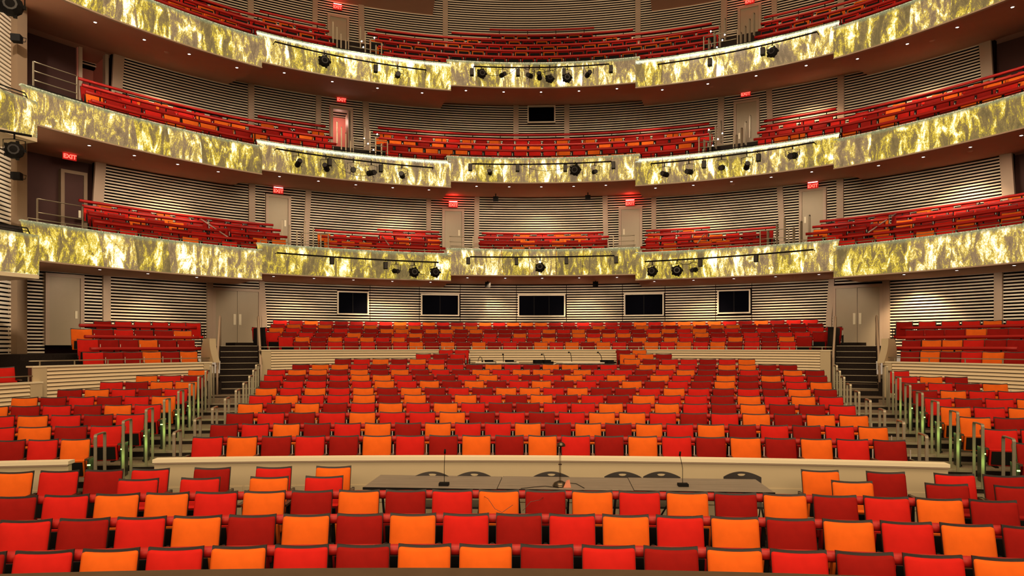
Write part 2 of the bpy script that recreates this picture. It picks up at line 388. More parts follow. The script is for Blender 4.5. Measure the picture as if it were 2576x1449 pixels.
def stall_row(key, xl0, xl1, cols, where, rown, indiv, tube=True, xoff=0, ends=(0, 0), extra_l=0, extra_r=0, tlabel=None, rz_extra=0):
    """xl0/xl1: picture x of the left edge of first and last seat; cols: colours from left"""
    r = ST[key]; k = row_k(key)
    a0, a1 = ang(xl0, r['R'], k), ang(xl1, r['R'], k); n = len(cols)
    p = (a1-a0)/(n-1) if n > 1 else deg(.56/r['R'])
    pitch = rad(p)*r['R']; sx = pitch/.56; zf = r['z']-SEAT_H
    for i, c in enumerate(cols):
        a = a0+p*(i)+deg(.238*sx/r['R']); x, y = pos(r['R'], a, k); rz = -rad(a)+rz_extra
        if indiv:
            lab = '%s seat, %s from the left in the %s row of the %s' % (CNAME[c], ORD[i+1], rown, where)
            seat(x, y, zf, rz, c, lab, 'seats of the %s' % where, sx, first=(i == 0), end=(-1 if i == 0 and ends[0] else 1 if i == n-1 and ends[1] else None), plate=('centre' in where))
        else:
            far_seat(x, y, zf, rz, c, sx)
    if tube:
        tube_rail('seat_rail', 'red padded rail, %s seat row, %s' % (rown, where), 'padded rails behind the stalls rows', r['R']+.085, r['z']-.055,
                  a0-deg(.02/r['R']), a0+p*(n-1)+deg(.50*sx/r['R']), k)

stall_row('A', -135, 2447, 'DRORORDOODRDORDRO', 'front stalls', 'nearest', True)
stall_row('B', 144-142, 2521, 'RDRODODORDRORODOROD'.replace('RDRODODOR', 'RDRODODOR'), 'front stalls', 'second nearest', True)
stall_row('C', 106-126, 2439, 'DROOROD'+'ODRODORODODROD', 'front stalls', 'third nearest', True)
def loose(key, items, where):
    r = ST[key]; k = row_k(key)
    for n, (xl, xr, c, side) in enumerate(items):
        xm = (xl+xr)/2; a = ang(xm, r['R'], k); x, y = pos(r['R'], a, k)
        side_n = [q for q in items if q[3] == side].index(items[n])
        lab = '%s seat, %s from the left in the %s group %s of the table' % (CNAME[c], ORD[side_n+1], where, side)
        seat(x, y, r['z']-SEAT_H, -rad(a), c, lab, 'spaced seats beside the table', 1.0, first=True)
loose('D', [(295, 403, 'R', 'left'), (455, 555, 'R', 'left'), (630, 726, 'O', 'left'), (768, 864, 'R', 'left'), (2088, 2198, 'O', 'right'), (2324, 2438, 'D', 'right'), (2500, 2614, 'D', 'right')], 'nearer spaced')
loose('E', [(-16, 87, 'O', 'left'), (99, 203, 'R', 'left'), (207, 319, 'D', 'left'), (330, 430, 'R', 'left'), (487, 583, 'D', 'left'), (642, 737, 'R', 'left'), (792, 887, 'O', 'left'),
            (2012, 2113, 'O', 'right'), (2175, 2280, 'D', 'right'), (2345, 2455, 'R', 'right'), (2468, 2580, 'D', 'right')], 'farther spaced')
CEN = 'centre block'
stall_row('C1', 486, 2197, 'RODRDORDODODORDODORD', CEN, 'front', True) if False else None
rows = [('C1', 486, 2197, 'RODRD'+'ORDODO'+'RDORD'+'ODORD'), ('C2', 531, 2159, 'DRODR'+'ODORRO'+'DODORO'+'DRDRO'),
        ('C3', 571, 2111, 'DRDRO'+'RRODR'+'DROOR'+'DRODO'+'O'), ('C4', 600, 2085.5, 'ODODR'+'ORORDDR'+'RORORD'+'ODDR'),
        ('C5', 628, 2060, 'RORRO'+'DODORDO'+'DRDORRD'+'OROR'), ('C6', 644, 2048, 'OROROD'+'ODRDOOR'+'ODDRORD'+'RDOD'),
        ('C7', 655, 2038, 'DRRDR'+'ORODODRO'+'DRDODRDO'+'DDRO'), ('C8', 665, 2030, 'RDDRO'+'ORDDRORDR'+'ORODORDO'+'DORD'),
        ('C9', 673, 2025.5, 'ROODO'+'DODRDOROO'+'DORRDRODD'+'RDOD'), ('C10', 736, 1960, 'DOOR'+'DRRORDORD'+'OODRDOORDO'+'ODD')]
names = ['front', 'second', 'third', 'fourth', 'fifth', 'sixth', 'seventh', 'eighth', 'ninth', 'tenth', 'eleventh', 'twelfth', 'thirteenth']
# counts read off the photograph
CNT = [21, 22, 21, 22, 23, 24, 25, 26, 27, 26]
for i, (key, x0, x1, cols) in enumerate(rows):
    cols = (cols+'ROD'*9)[:CNT[i]]
    stall_row(key, x0, x1, cols, CEN, names[i], i < 8)
for key, x0, x1, cols, nm in (('C11', 843, 1125, 'DRODORD', 'left'), ('C11', 1570, 1857, 'ODRRDRO', 'right'), ('C12', 1047, 1133, 'RDR', 'left'), ('C12', 1559, 1650, 'OOD', 'right'),
                              ('C13', 1105, 1145, 'RR', 'left'), ('C13', 1551, 1591, 'DO', 'right')):
    stall_row(key, x0, x1, cols, 'centre block %s of the control desk' % nm, names[int(key[1:])-1], False)
# side blocks: left (read from the aisle inwards) and right
LEFT = [('C1', -96, 157, 'RDRO'), ('C2', -44, 231, 'RODR'), ('C3', -38, 295, 'RORDR'), ('C4', -50, 341, 'ODRDOR'), ('C5', 32, 384, 'ODRDRO'), ('C6', 147, 416, 'DORDR'),
        ('C7', 254, 443, 'RDOO'), ('C8', 344, 463, 'ORD'), ('C9', 475, 475, 'O')]
RIGHT = [('C1', 2557, 2640, 'DR'), ('C2', 2476, 2570, 'RR'), ('C3', 2415, 2591, 'ODR'), ('C4', 2367, 2538, 'ORO'), ('C5', 2327, 2559, 'RDRO'), ('C6', 2296, 2512, 'DORR'),
         ('C7', 2269.5, 2473, 'DRDO'), ('C8', 2253, 2378, 'ROD'), ('C9', 2236, 2236, 'R')]
for i, (key, x0, x1, cols) in enumerate(LEFT): stall_row(key, x0, x1, cols, 'left side block', names[i], i < 6, ends=(0, 1), rz_extra=.12)
for i, (key, x0, x1, cols) in enumerate(RIGHT): stall_row(key, x0, x1, cols, 'right side block', names[i], i < 6, ends=(1, 0), rz_extra=-.12)

# aisle nosings, grab rails
LGRAB = [(252, 1088), (320, 1056), (376, 1029), (420, 1006.5), (455, 984), (482.5, 965), (504, 948), (521.5, 931.5), (533.5, 920)]
CGRAB = [(446, 1085), (497, 1054), (540, 1026), (571, 1003), (597.5, 983), (616, 964), (630.5, 947), (640, 932), (647, 918)]
CGRABR = [(2322, 1094), (2266, 1061), (2219, 1031.5), (2184, 1007), (2156.5, 985), (2135.5, 966.5), (2120, 949), (2109.5, 933), (2102, 918.5)]
RGRAB = [(2537, 1100.6), (2461, 1065), (2400, 1036), (2352, 1010), (2313.5, 986.6), (2283.5, 968), (2259.5, 951), (2241.5, 934.5), (2227, 922)]
def grab_mesh(h, w=.17):
    b = MB(); q = .035
    pts = [(-w/2, 0, 0), (-w/2, 0, h-q), (-w/2+q*.3, 0, h-q*.3), (-w/2+q, 0, h), (w/2-q, 0, h), (w/2-q*.3, 0, h-q*.3), (w/2, 0, h-q), (w/2, 0, 0)]
    # flat bar bent into a hoop
    for a, c in zip(pts[:-1], pts[1:]):
        va, vc = Vector(a), Vector(c); mid = (va+vc)/2; l = (vc-va).length; an = math.atan2(vc.z-va.z, vc.x-va.x)
        m = Matrix.Translation(mid) @ Matrix.Rotation(-an, 4, 'Y')
        vs = [m @ Vector((x*(l/2+.006), y*.022, z*.009)) for x in (-1, 1) for y in (-1, 1) for z in (-1, 1)]
        b.add(vs, [(0, 1, 3, 2), (4, 6, 7, 5), (0, 4, 5, 1), (2, 3, 7, 6), (0, 2, 6, 4), (1, 5, 7, 3)])
    return b.mesh('hoop', M_STEEL)
ME_GRAB = grab_mesh(1.03, .38)
ME_GRABS = grab_mesh(.92, .12); ME_GRABS.materials[0] = M_STEELD
def grabs(lst, desc, dd, rz=.9, sc=1.0):
    rz = math.pi/2+(.245 if rz > 0 else -.245)
    for i, (px, py) in enumerate(lst):
        key = 'C%d' % (i+1); r = ST[key]; zf = floor_z(key); ztop = zf+.96*sc
        X, Y = inv_z(px, py, ztop) if False else pos(r['R']+dd, ang(px, r['R']+dd, row_k(key)), row_k(key))
        t = link('grab_rail', ME_GRAB); t.location = (X, Y, zf); t.rotation_euler = (0, 0, rz)
        t['label'] = 'brushed steel grab rail %s, %s from the front' % (desc, ORD[i+1]); t['category'] = 'handrail'; t['group'] = 'grab rails along the stalls aisles'
grabs(LGRAB, 'on the outer side of the left aisle', -.55, .75)
grabs(CGRAB, 'on the inner side of the left aisle', -.38, .75)
grabs(CGRABR, 'on the inner side of the right aisle', -.38, -.75)
grabs(RGRAB, 'on the outer side of the right aisle', -.55, -.75)
for side, A, B in (('left', [238, 304, 362, 407, 443, 472, 495, 512, 524], [486, 531, 571, 600, 628, 644, 655, 665, 673]), ('right', [2557, 2476, 2415, 2367, 2327, 2296, 2270, 2253, 2236], [2279, 2233, 2186, 2156, 2127, 2108, 2095, 2083, 2077])):
    t = struct('trim_%d' % (1 if side == 'left' else 2))
    for i in range(9):
        key = 'C%d' % (i+1); r = ST[key]; k = row_k(key); a0, a1 = sorted((ang(A[i], r['R'], k), ang(B[i], r['R'], k)))
        zf = floor_z(key); b = MB()
        b.arc([(r['R']-.585, zf-.035), (r['R']-.585, zf+.004), (r['R']-.54, zf+.004), (r['R']-.575, zf-.035)], a0, a1, 1, k=k); b.build('step_nosing', M_NOSE, t)

# ------------------------------------------------------------------ white partition in front of the raked rows
def partition(name, xl, xr, endl, endr):
    k = row_k('C1'); R = ST['C1']['R']-1.15; a0, a1 = ang(xl, R, k), ang(xr, R, k); zt = .985
    t = struct(name)
    b = MB(); b.arc([(R, 0), (R, zt-.04), (R+.10, zt-.04), (R+.10, 0)], a0, a1, .6, k=k); b.build('panel_wall', M_CREAM, t)
    b = MB(); b.arc([(R-.035, zt-.05), (R-.035, zt), (R+.16, zt), (R+.16, zt-.05)], a0-.02, a1+.02, .6, k=k); b.build('cap', M_CAP, t)
    b = MB(); b.arc([(R-.02, zt-.075), (R-.02, zt-.05), (R+.01, zt-.05), (R+.01, zt-.075)], a0, a1, .6, k=k); b.build('reveal', M_PIL, t)
    # lower panels with open joints
    n = max(1, int(abs(rad(a1-a0))*R/1.2))
    for i in range(n):
        p0, p1 = a0+(a1-a0)*i/n+.02, a0+(a1-a0)*(i+1)/n-.02
        for z0, z1 in ((.02, .285), (.30, .56)):
            b = MB(); b.arc([(R-.012, z0), (R-.012, z1), (R+.005, z1), (R+.005, z0)], p0, p1, .6, k=k); b.build('panel', M_CREAM, t)
    return t
partition('wall_front', 388, 2385, 1, 1)
partition('wall_front_left', -60, 172, 0, 1)

# ------------------------------------------------------------------ parterre
RW = 13.35; ZW = 2.56
PF = [1.94, 2.11, 2.28, 2.46, 2.62, 2.80]; PR = [14.2+.94*i for i in range(6)]
def boarded_wall(name, R, a0, a1, z0, z1, pitch, post_l=.3, post_r=.3, rail=None, label=None):
    t = struct(name)
    b = MB(); b.arc([(R, z0), (R, z1-.03), (R+.14, z1-.03), (R+.14, z0)], a0, a1, 1.5); b.build('core', M_WOODARM, t)
    pl, pr = deg(post_l/R), deg(post_r/R)
    n = int((z1-.05-z0)/pitch)
    for i in range(n):
        zt = z1-.045-i*pitch; b = MB()
        b.arc([(R-.004, zt-pitch+.018), (R-.050, zt-pitch+.018), (R-.008, zt), (R+.0, zt)], a0+pl, a1-pr, 1.5); b.build('board', M_BOARD, t)
    for p0, p1, ok in ((a0, a0+pl-.02, post_l), (a1-pr+.02, a1, post_r)):
        if ok: b = MB(); b.arc([(R-.045, z0), (R-.045, z1-.03), (R+.01, z1-.03), (R+.01, z0)], p0, p1, 1.5); b.build('end_post', M_CREAM, t)
    b = MB(); b.arc([(R-.06, z1-.035), (R-.06, z1), (R+.20, z1), (R+.20, z1-.035)], a0-.05, a1+.05, 1.5); b.build('cap', M_CAP, t)
    if rail:
        zr = z1+rail; n = max(2, int(abs(rad(a1-a0))*R/.6)); pts = [(*pos(R+.10, a0+(a1-a0)*i/n), zr) for i in range(n+1)]
        b = MB(); b.tube(pts, .014, 6); b.build('handrail', M_STEEL, t)
        m = max(2, int(abs(rad(a1-a0))*R/.95)); b = MB()
        for i in range(m+1):
            x, y = pos(R+.10, a0+(a1-a0)*(i+.3)/(m+.6)); b.box((x, y, z1+rail/2), (.022, .022, rail))
        b.build('rail_post', M_STEEL, t)
    return t
aL, aR = ang(657, RW), ang(2090, RW)
boarded_wall('wall_parterre', RW, aL, aR, 1.0, ZW, .083, rail=.085)
# parterre platform with risers
def platform(name, a0, a1, Rs, zs, Rend, m=M_CARPD, zb=.2):
    t = struct(name)
    prof = [(Rs[0], zb)]
    for i, (R, z) in enumerate(zip(Rs, zs)):
        prof += [(R, z), (Rs[i+1] if i+1 < len(Rs) else Rend, z)]
    prof.append((Rend, zb))
    b = MB(); b.arc(prof, a0, a1, 2); b.build('riser', m, t); return t
platform('floor_parterre', ang(662, 15)-.2, ang(2085, 15)+.2, [RW+.14]+[r-.55 for r in PR[1:]], PF, 19.95)
PCOL = ['DDRDRDRODODODRDORODORDORORODRDR', 'RODOROROD'+'DDDDRRRDODRORDODORDRORDODOO', 'RDRDDODDRODRDDRDORDDOROODODRODDRDRR', 'RORDDRDDO', 'RORO', 'RDOD']
PX = [(738, 1963), (700, 2005), (668, 2045), (635, 2080), (682, 2033), (688, 2022)]
PN = [31, 34, 36, 38, 37, 37]
rnd = random.Random(5)
for i in range(6):
    x0, x1 = PX[i]; n = PN[i]; a0, a1 = ang(x0, PR[i]), ang(x1, PR[i]); p = (a1-a0)/(n-1)
    cols = PCOL[i]
    while len(cols) < n: cols += rnd.choice('RDORDDO')
    for j in range(n):
        a = a0+p*j+deg(.238/PR[i]); x, y = pos(PR[i], a)
        far_seat(x, y, PF[i], -rad(a), cols[j], rad(p)*PR[i]/.56)
    tube_rail('seat_rail', 'red padded rail behind the %s row of the raised centre parterre' % names[i], 'padded rails in the parterre', PR[i]+.085, PF[i]+.80, a0, a1+deg(.5/PR[i]), r=.045)

# steep stairs to the double doors, with nosing bars
def stair(name, pl, pr, desc):
    t = struct(name); pm = (pl+pr)/2; an = math.atan((pm-1288)/F)-TH; n = 8
    ux, uy = math.sin(an), math.cos(an); o = inv_d(pm, 20.3); cosv = math.cos(math.atan((pm-1288)/F)); wd = (pr-pl)/F*22*cosv*1.02
    for i in range(n):
        q = i*.345; z = 1.24+.18*(i+1); lng = .36 if i < n-1 else 4.2
        b = MB(); c = (o[0]+ux*(q+lng/2), o[1]+uy*(q+lng/2), z-.25); b.box(c, (wd if i < n-1 else wd*1.25, lng, .5), rz=-an); b.build('step', M_CARPD, t)
        b = MB(); b.box((o[0]+ux*(q-.003), o[1]+uy*(q-.003), z-.006), (wd, .03, .018), rz=-an); b.build('step_nosing', M_NOSE, t)
    b = MB(); b.box((o[0]-ux*.9, o[1]-uy*.9, 1.10), (wd*1.5, 1.8, .26), rz=-an); b.build('lower_landing', M_CARPET, t)
    for sgn, w in ((-1, 'left'), (1, 'right')):
        off = Vector((math.cos(an), -math.sin(an), 0))*(wd/2+.04)*sgn; base = Vector((o[0], o[1], 1.24))+off
        h = thing('stair_handrail', 'steel handrail on the %s of the %s' % (w, desc), 'handrail', base, -an, 'handrails of the steep stairs')
        pts = [(0, -.25, .0), (0, -.25, .82), (0, -.2, .90), (0, 2.5, 2.30), (0, 2.75, 2.42), (0, 3.0, 2.38), (0, 3.08, 2.2), (0, 3.08, 1.45)]
        b = MB(); b.tube(pts, .036, 6); b.build('rail', M_PIL, h)
        b = MB(); b.box((0, 1.3, 1.18), (.03, .03, .95)); b.build('post', M_STEEL, h)
        b = MB(); b.box((sgn*.05, 1.4, .35), (.05, 2.9, 1.3) if False else (.05, 2.9, .12), rx=math.atan(.18/.345)); b.build('stringer', M_PIL, h)
stair('floor_stair_left', 556, 648, 'left steep stairs'); stair('floor_stair_right', 2104, 2202, 'right steep stairs')

# ------------------------------------------------------------------ side boxes of the parterre
SR = [14.25, 15.1, 15.95, 16.9]
SBL = dict(side='left', rows=[((211, 454), 886, 'RDDODO'), ((198, 448), 855, 'RDDODD'), ((183, 440), 830, 'ODRDDO')], tubes=[((227, 506), 877.5), ((213, 500), 848.5), ((200, 494), 822)], wall=(102, 530), post=(480, 548))
SBR = dict(side='right', rows=[((2268, 2588), 885.5, 'DODRODR'), ((2272, 2596), 855.5, 'DOORDDR'), ((2281, 2600), 828, 'DDDODDR')], tubes=[((2252, 2561), 876.5), ((2256, 2620), 848), ((2266, 2620), 822)], wall=(2222, 2640), post=(0, 0))
SZ = [2.505, 2.80, 3.10]      # seat tops of the three fixed rows
for S in (SBL, SBR):
    sgn = -1 if S['side'] == 'left' else 1
    for i, ((x0, x1), yy, cols) in enumerate(S['rows']):
        R = SR[i]; a0, a1 = ang(x0, R), ang(x1, R); n = len(cols); p = (a1-a0)/(n-1)
        z = invR((x0+x1)/2, yy, R)[2]
        for j, c in enumerate(cols):
            a = a0+p*j+deg(.238/R); x, y = pos(R, a); far_seat(x, y, z-SEAT_H, -rad(a)*.75, c, rad(p)*R/.56)
        (t0, t1), ty = S['tubes'][i]; Rt = R+.30
        zt = invR((t0+t1)/2, ty, Rt)[2]
        tube_rail('seat_rail', 'red padded rail over the %s row of the %s side box' % (names[i], S['side']), 'padded rails of the side boxes', Rt, zt, ang(t0, Rt), ang(t1, Rt), posts=1.6, postz=.7)
        S.setdefault('z', []).append(z)
    a0, a1 = (ang(160, 14.3), ang(532, 14.3)) if sgn < 0 else (ang(2236, 14.3), 66)
    fz = [z-SEAT_H for z in S['z']]
    platform('floor_box_%s' % S['side'], a0, a1, [RW+.14, SR[1]-.5, SR[2]-.5, SR[3]-.45], fz+[fz[2]+.16], 19.9)
zBL = invR(310, 915, RW)[2]
boarded_wall('wall_box_left', RW, ang(80, RW), ang(532, RW), .9, zBL, .09, post_l=.35, post_r=.25, rail=.11)
zBR = invR(2400, 912.5, RW)[2]
boarded_wall('wall_box_right', RW, ang(2222, RW), 68, .9, zBR, .09, post_l=.25, post_r=0, rail=.11)
zBF = invR(40, 963, RW-.1)[2]
boarded_wall('wall_box_far_left', RW-.12, -80, ang(104, RW-.12), .6, zBF, .09, post_l=0, post_r=.3, rail=.13)
# pale curved fins beside the stairs
def fin(name, px, desc, sgn):
    X, Y, z, a, d = invR(px, 912, 13.3); loc = Vector((X, Y, 2.0))
    t = thing(name, desc, 'parapet', loc, -rad(a)); h0, h1 = zBL-2.0-.02, invR(px, 852, 13.6)[2]-2.0
    prof = []
    n = 10
    for i in range(n+1):
        u = i/n; z = h0+(h1-h0)*u; off = .22*math.sin(u*math.pi*.55)
        prof.append((off, z))
    b = MB(); w = .09
    vs = []
    for off, z in prof:
        x0_ = (.0-off*0)*sgn; cx = -sgn*(.10-off*.55)
        for dx in (-w, w):
            for dy in (-.06, .9-.5*(z-h0)/(h1-h0)): vs.append((cx+dx, dy, z))
    fs = []
    for i in range(n):
        o = i*4; fs += [(o, o+2, o+6, o+4), (o+1, o+5, o+7, o+3), (o, o+4, o+5, o+1), (o+2, o+3, o+7, o+6)]
    fs += [(0, 1, 3, 2), (n*4, n*4+2, n*4+3, n*4+1)]
    b.add(vs, fs, 0, False); b.build('curved_panel', M_CREAM, t)
fin('parapet_fin', 535, 'pale curved parapet end beside the left steep stairs', -1)
fin('parapet_fin', 2226, 'pale curved parapet end beside the right steep stairs', 1)
# dark end screens at the parterre row ends
for px, sd in ((652, 'left'), (2098, 'right')):
    for R, nm in ((16.2, 'front'),):
        X, Y, z, a, d = invR(px, 850, R); b = MB(); b.box((0, 0, .45), (.06, 1.3, .9)); o = b.build('end_screen', M_BLACK); o.location = (X, Y, 2.40); o.rotation_euler = (0, 0, -rad(a))
        o['label'] = 'black end screen beside the %s end of the parterre rows' % sd; o['category'] = 'screen'

# loose chairs of the last row in the side boxes
def loose_chair(px, py, R, c, label, group='loose chairs along the back of the side boxes', rot=0):
    X, Y, z, a, d = invR(px, py, R); zf = z-.92
    t = thing('loose_chair', label, 'chair', (X, Y, zf), -rad(a)*.8+rot, group)
    b = MB(); cushion(b, .44, .42, .05, .48, .15, .01, nx=3, nz=2); b.build('backrest', FAB[c], t)
    b = MB(); shell(b, .48, .46, .46, .15, .012, n=3); b.build('back_shell', M_SHELL, t)
    b = MB(); b.box((0, -.28, .45), (.46, .44, .07)); b.build('seat', FAB[c], t)
    for sx in (-1, 1):
        b = MB(); b.tube([(sx*.26, -.02, 0), (sx*.26, 0, .66), (sx*.26, -.08, .70), (sx*.26, -.42, .70), (sx*.26, -.48, .66), (sx*.26, -.46, 0)], .013, 6); b.build('leg_frame', M_BLACK, t)
    return t
for i, (px, c) in enumerate(((258, 'D'), (310, 'R'), (358, 'R'), (403, 'R'), (447, 'R'), (486, 'R'))):
    loose_chair(px, 808+i*.9, 16.75, c, '%s framed chair, %s from the left along the back of the left side box' % (CNAME[c], ORD[i+1]))
for i, (px, c) in enumerate(((2275, 'D'), (2333, 'R'), (2391, 'R'), (2443, 'R'), (2497, 'O'), (2556, 'R'))):
    loose_chair(px, 810-i*.9, 16.75, c, '%s framed chair, %s from the left along the back of the right side box' % (CNAME[c], ORD[i+1]))

# ------------------------------------------------------------------ walls with slats
WALLN = 0; DOORN = 0; WINN = 0
def slat_wall(name, R, z0, z1, a0, a1, pil, openings, pitch=.107, frac=.47, zt=None):
    """pil: list of (angle centre, width, slant of the top in degrees); openings: (a0,a1,z0,z1)"""
    t = struct(name)
    b = MB(); cur = a0
    for (oa, ob, oz0, oz1) in sorted(o_[:4] for o_ in openings if len(o_) > 4):
        b.arc([(R+.13, z0), (R+.13, z1), (R+.33, z1), (R+.33, z0)], cur, oa, 2); b.arc([(R+.13, oz1), (R+.13, z1), (R+.33, z1), (R+.33, oz1)], oa, ob, 2); cur = ob
    b.arc([(R+.13, z0), (R+.13, z1), (R+.33, z1), (R+.33, z0)], cur, a1, 2); b.build('backing', M_BACK, t)
    cuts = [a0]+sorted(p[0] for p in pil)+[a1]
    for ca, cb_ in zip(cuts[:-1], cuts[1:]):
        if cb_-ca < .6: continue
        b = MB(); z = z0+.04
        while z+pitch*frac < z1:
            ints = [(ca, cb_)]
            for (oa, ob, oz0, oz1) in (o_[:4] for o_ in openings):
                if z+pitch*frac > oz0 and z < oz1:
                    nx = []
                    for (p, q) in ints:
                        if ob <= p or oa >= q: nx.append((p, q)); continue
                        if oa > p: nx.append((p, oa))
                        if ob < q: nx.append((ob, q))
                    ints = nx
            for (p, q) in ints:
                if q-p > .15: b.arc([(R, z), (R-.008, z+pitch*frac*.5), (R, z+pitch*frac), (R+.014, z+pitch*frac), (R+.014, z)], p, q, 2.2)
            z += pitch
        if b.f: b.build('slats', M_SLAT, t, kind='stuff')
    for (pa, w, sl) in pil:
        h = deg(w/2/R); b = MB()
        zk = z0+(z1-z0)*.42 if sl else z1
        b.arc([(R-.10, z0), (R-.10, zk), (R+.04, zk), (R+.04, z0)], pa-h, pa+h, 2)
        if sl: b.arc([(R-.10, zk), (R-.10, z1), (R+.04, z1), (R+.04, zk)], pa-h, pa+h, 2, a0t=pa-h+sl, a1t=pa+h+sl)
        b.build('pilaster', M_PIL, t)
    return t
def door(R, px0, px1, z0, z1, double=False, openfill=None, handle=1, mm=None, leaf=True):
    global DOORN; DOORN += 1
    a0, a1 = ang(px0, R), ang(px1, R); am = (a0+a1)/2; X, Y = pos(R-.10, am); wdt = rad(a1-a0)*R; h = z1-z0; mm = mm or M_DOOR
    t = struct('door_%d' % DOORN, (X, Y, z0), -rad(am))
    b = MB(); fw = .11
    b.box((-wdt/2+fw/2, .05, h/2), (fw, .28, h)); b.box((wdt/2-fw/2, .05, h/2), (fw, .28, h)); b.box((0, .05, h-fw/2), (wdt-2*fw, .28, fw)); b.build('frame', M_COLM if mm == M_DARKW else M_PIL, t)
    iw = wdt-2*fw
    if openfill:
        b = MB(); b.box((0, 1.6, h/2), (iw*2.2, .05, h*1.05)); b.build('lobby_wall', openfill, t)
        b = MB(); b.box((wdt*.5, .8, h/2), (.05, 1.6, h)); b.box((-wdt*.5, .8, h/2), (.05, 1.6, h)); b.build('lobby_side', openfill, t)
        if leaf: b = MB(); b.box((iw*.42, .35, h*.48), (.05, .8, h*.93)); b.build('leaf', mm, t)
        l = bpy.data.lights.new('lobby_lamp', 'POINT'); l.energy = 14 if leaf else 60; l.color = (1, .62, .5); l.shadow_soft_size = .15; lo = bpy.data.objects.new('lobby_lamp', l); COL.objects.link(lo); xx, yy = pos(R+.75, am); lo.location = (xx, yy, z1-.35)
    elif double:
        for s_ in (-1, 1):
            b = MB(); b.box((s_*iw/4, -.02, (h-fw)/2), (iw/2-.012, .05, h-fw)); lf = b.build('leaf', mm, t)
            b = MB(); b.box((s_*.10, -.055, 1.02), (.09, .02, .42)); b.build('push_plate', M_CAP, lf)
    else:
        b = MB(); b.box((0, -.02, (h-fw)/2), (iw-.012, .05, h-fw)); lf = b.build('leaf', mm, t)
        b = MB(); b.box((handle*(iw/2-.12), -.055, 1.0), (.07, .02, .25)); b.build('push_plate', M_CAP, lf)
    return (a0, a1, z0-.5, z1, 1) if openfill else (a0, a1, z0-.5, z1)
def window(R, px0, px1, y0, y1, mull):
    global WINN; WINN += 1
    a0, a1 = ang(px0, R), ang(px1, R); am = (a0+a1)/2; r = invR((px0+px1)/2, y1, R); z0 = r[2]; z1 = invR((px0+px1)/2, y0, R)[2]
    X, Y = pos(R-.03, am); wdt = rad(a1-a0)*R; h = z1-z0
    t = struct('window_%d' % WINN, (X, Y, z0), -rad(am)); fw = .055; b = MB()
    b.box((-wdt/2+fw/2, 0, h/2), (fw, .14, h)); b.box((wdt/2-fw/2, 0, h/2), (fw, .14, h)); b.box((0, 0, h-fw/2), (wdt-2*fw, .14, fw)); b.box((0, 0, fw/2), (wdt-2*fw, .14, fw))
    b.build('frame', M_SLAT, t)
    iw = wdt-2*fw; n = mull+1
    for i in range(n):
        b = MB(); b.box((-iw/2+iw*(i+.5)/n, .05, h/2), (iw/n-.01, .012, h-2*fw)); b.build('pane', M_GLASSB, t)
    for i in range(mull):
        b = MB(); b.box((-iw/2+iw*(i+1)/n, .045, h/2), (.035, .03, h-2*fw)); b.build('mullion', M_BLACK, t)
    return (a0, a1, z0, z1)
def P(px, R, w=.24, sl=0): return (ang(px, R), w, sl)
# level 0
R0 = 19.85
op = [door(R0, 534, 655, 2.68, invR(595, 726, R0)[2], True), door(R0, 2097, 2222, 2.68, invR(2160, 717, R0)[2], True), door(R0, 112, 205, 2.70, invR(158, 690, R0)[2])]
op += [window(R0, 848, 927, 733, 792, 1), window(R0, 1059, 1155, 740, 795, 1), window(R0, 1303, 1422, 741, 797, 2), window(R0, 1570, 1670, 738, 795, 1), window(R0, 1805, 1888, 729, 789, 1)]
op += [(ang(px, R0)-.035, ang(px, R0)+.035, 2.3, 5.6) for px in (931, 1055, 1158, 1299, 1425, 1566, 1673, 1800, 1891)]
slat_wall('wall_parterre_back', R0, 2.3, 5.60, -74, 72, [P(267, R0), P(527, R0, .22, 0), P(664, R0, .2, -.35), P(2086, R0, .2, .35), P(2230, R0), P(2513, R0)], op, pitch=.109)
# vertical joints of the slat panels between the booth windows
for px in (931, 1055, 1158, 1299, 1424, 1566, 1674, 1800, 1892): pass
# level 1
R1 = 20.4; zf1 = 5.9
op = [door(R1, 667, 730, 6.7, invR(698, 492, R1)[2]), door(R1, 1112, 1167, 6.7, invR(1139, 527, R1)[2]), door(R1, 1557, 1616, 6.7, invR(1586, 522, R1)[2], handle=-1), door(R1, 2012, 2080, 6.7, invR(2046, 475, R1)[2], handle=-1)]
slat_wall('wall_first_balcony_back', R1, zf1, 9.45, ang(240, R1), ang(2545, R1), [P(244, R1, .34, .35), P(633, R1), P(770, R1, .22, .3), P(1078, R1, .2), P(1198, R1, .22, .1), P(1524, R1, .22, -.1), P(1645, R1, .2), P(1968, R1, .22, -.3), P(2114, R1), P(2540, R1, .36, -.35)], op)
# level 2
R2 = 21.3
op = [door(R2, 830, 886, 10.7, invR(858, 273, R2)[2], openfill=M_PINKW), door(R2, 1847, 1911, 10.7, invR(1879, 255, R2)[2], handle=-1)]
op += [window(R2, 1327, 1397, 267, 310, 0)]
slat_wall('wall_second_balcony_back', R2, 9.6, 13.95, ang(283, R2), ang(2500, R2), [P(290, R2, .36, .4), P(631, R2), P(799, R2, .22, .12), P(922, R2, .26, -.15), P(1298, R2), P(1426, R2), P(1812, R2, .26, .15), P(1939, R2, .22, -.2), P(2116, R2), P(2488, R2, .36, -.4)], op)
# level 3
R3 = 22.9
op = [door(R3, 823, 877, 14.6, invR(850, 42, R3)[2]), door(R3, 1857, 1916, 14.6, invR(1886, 17, R3)[2], handle=-1)]
slat_wall('wall_third_balcony_back', R3, 13.2, 20.5, -66, 66, [P(630, R3), P(791, R3, .22, .12), P(910, R3, .26, -.15), P(1120, R3), P(1605, R3), P(1820, R3, .26, .15), P(1950, R3, .22, -.2), P(2116, R3)], op, pitch=.112)
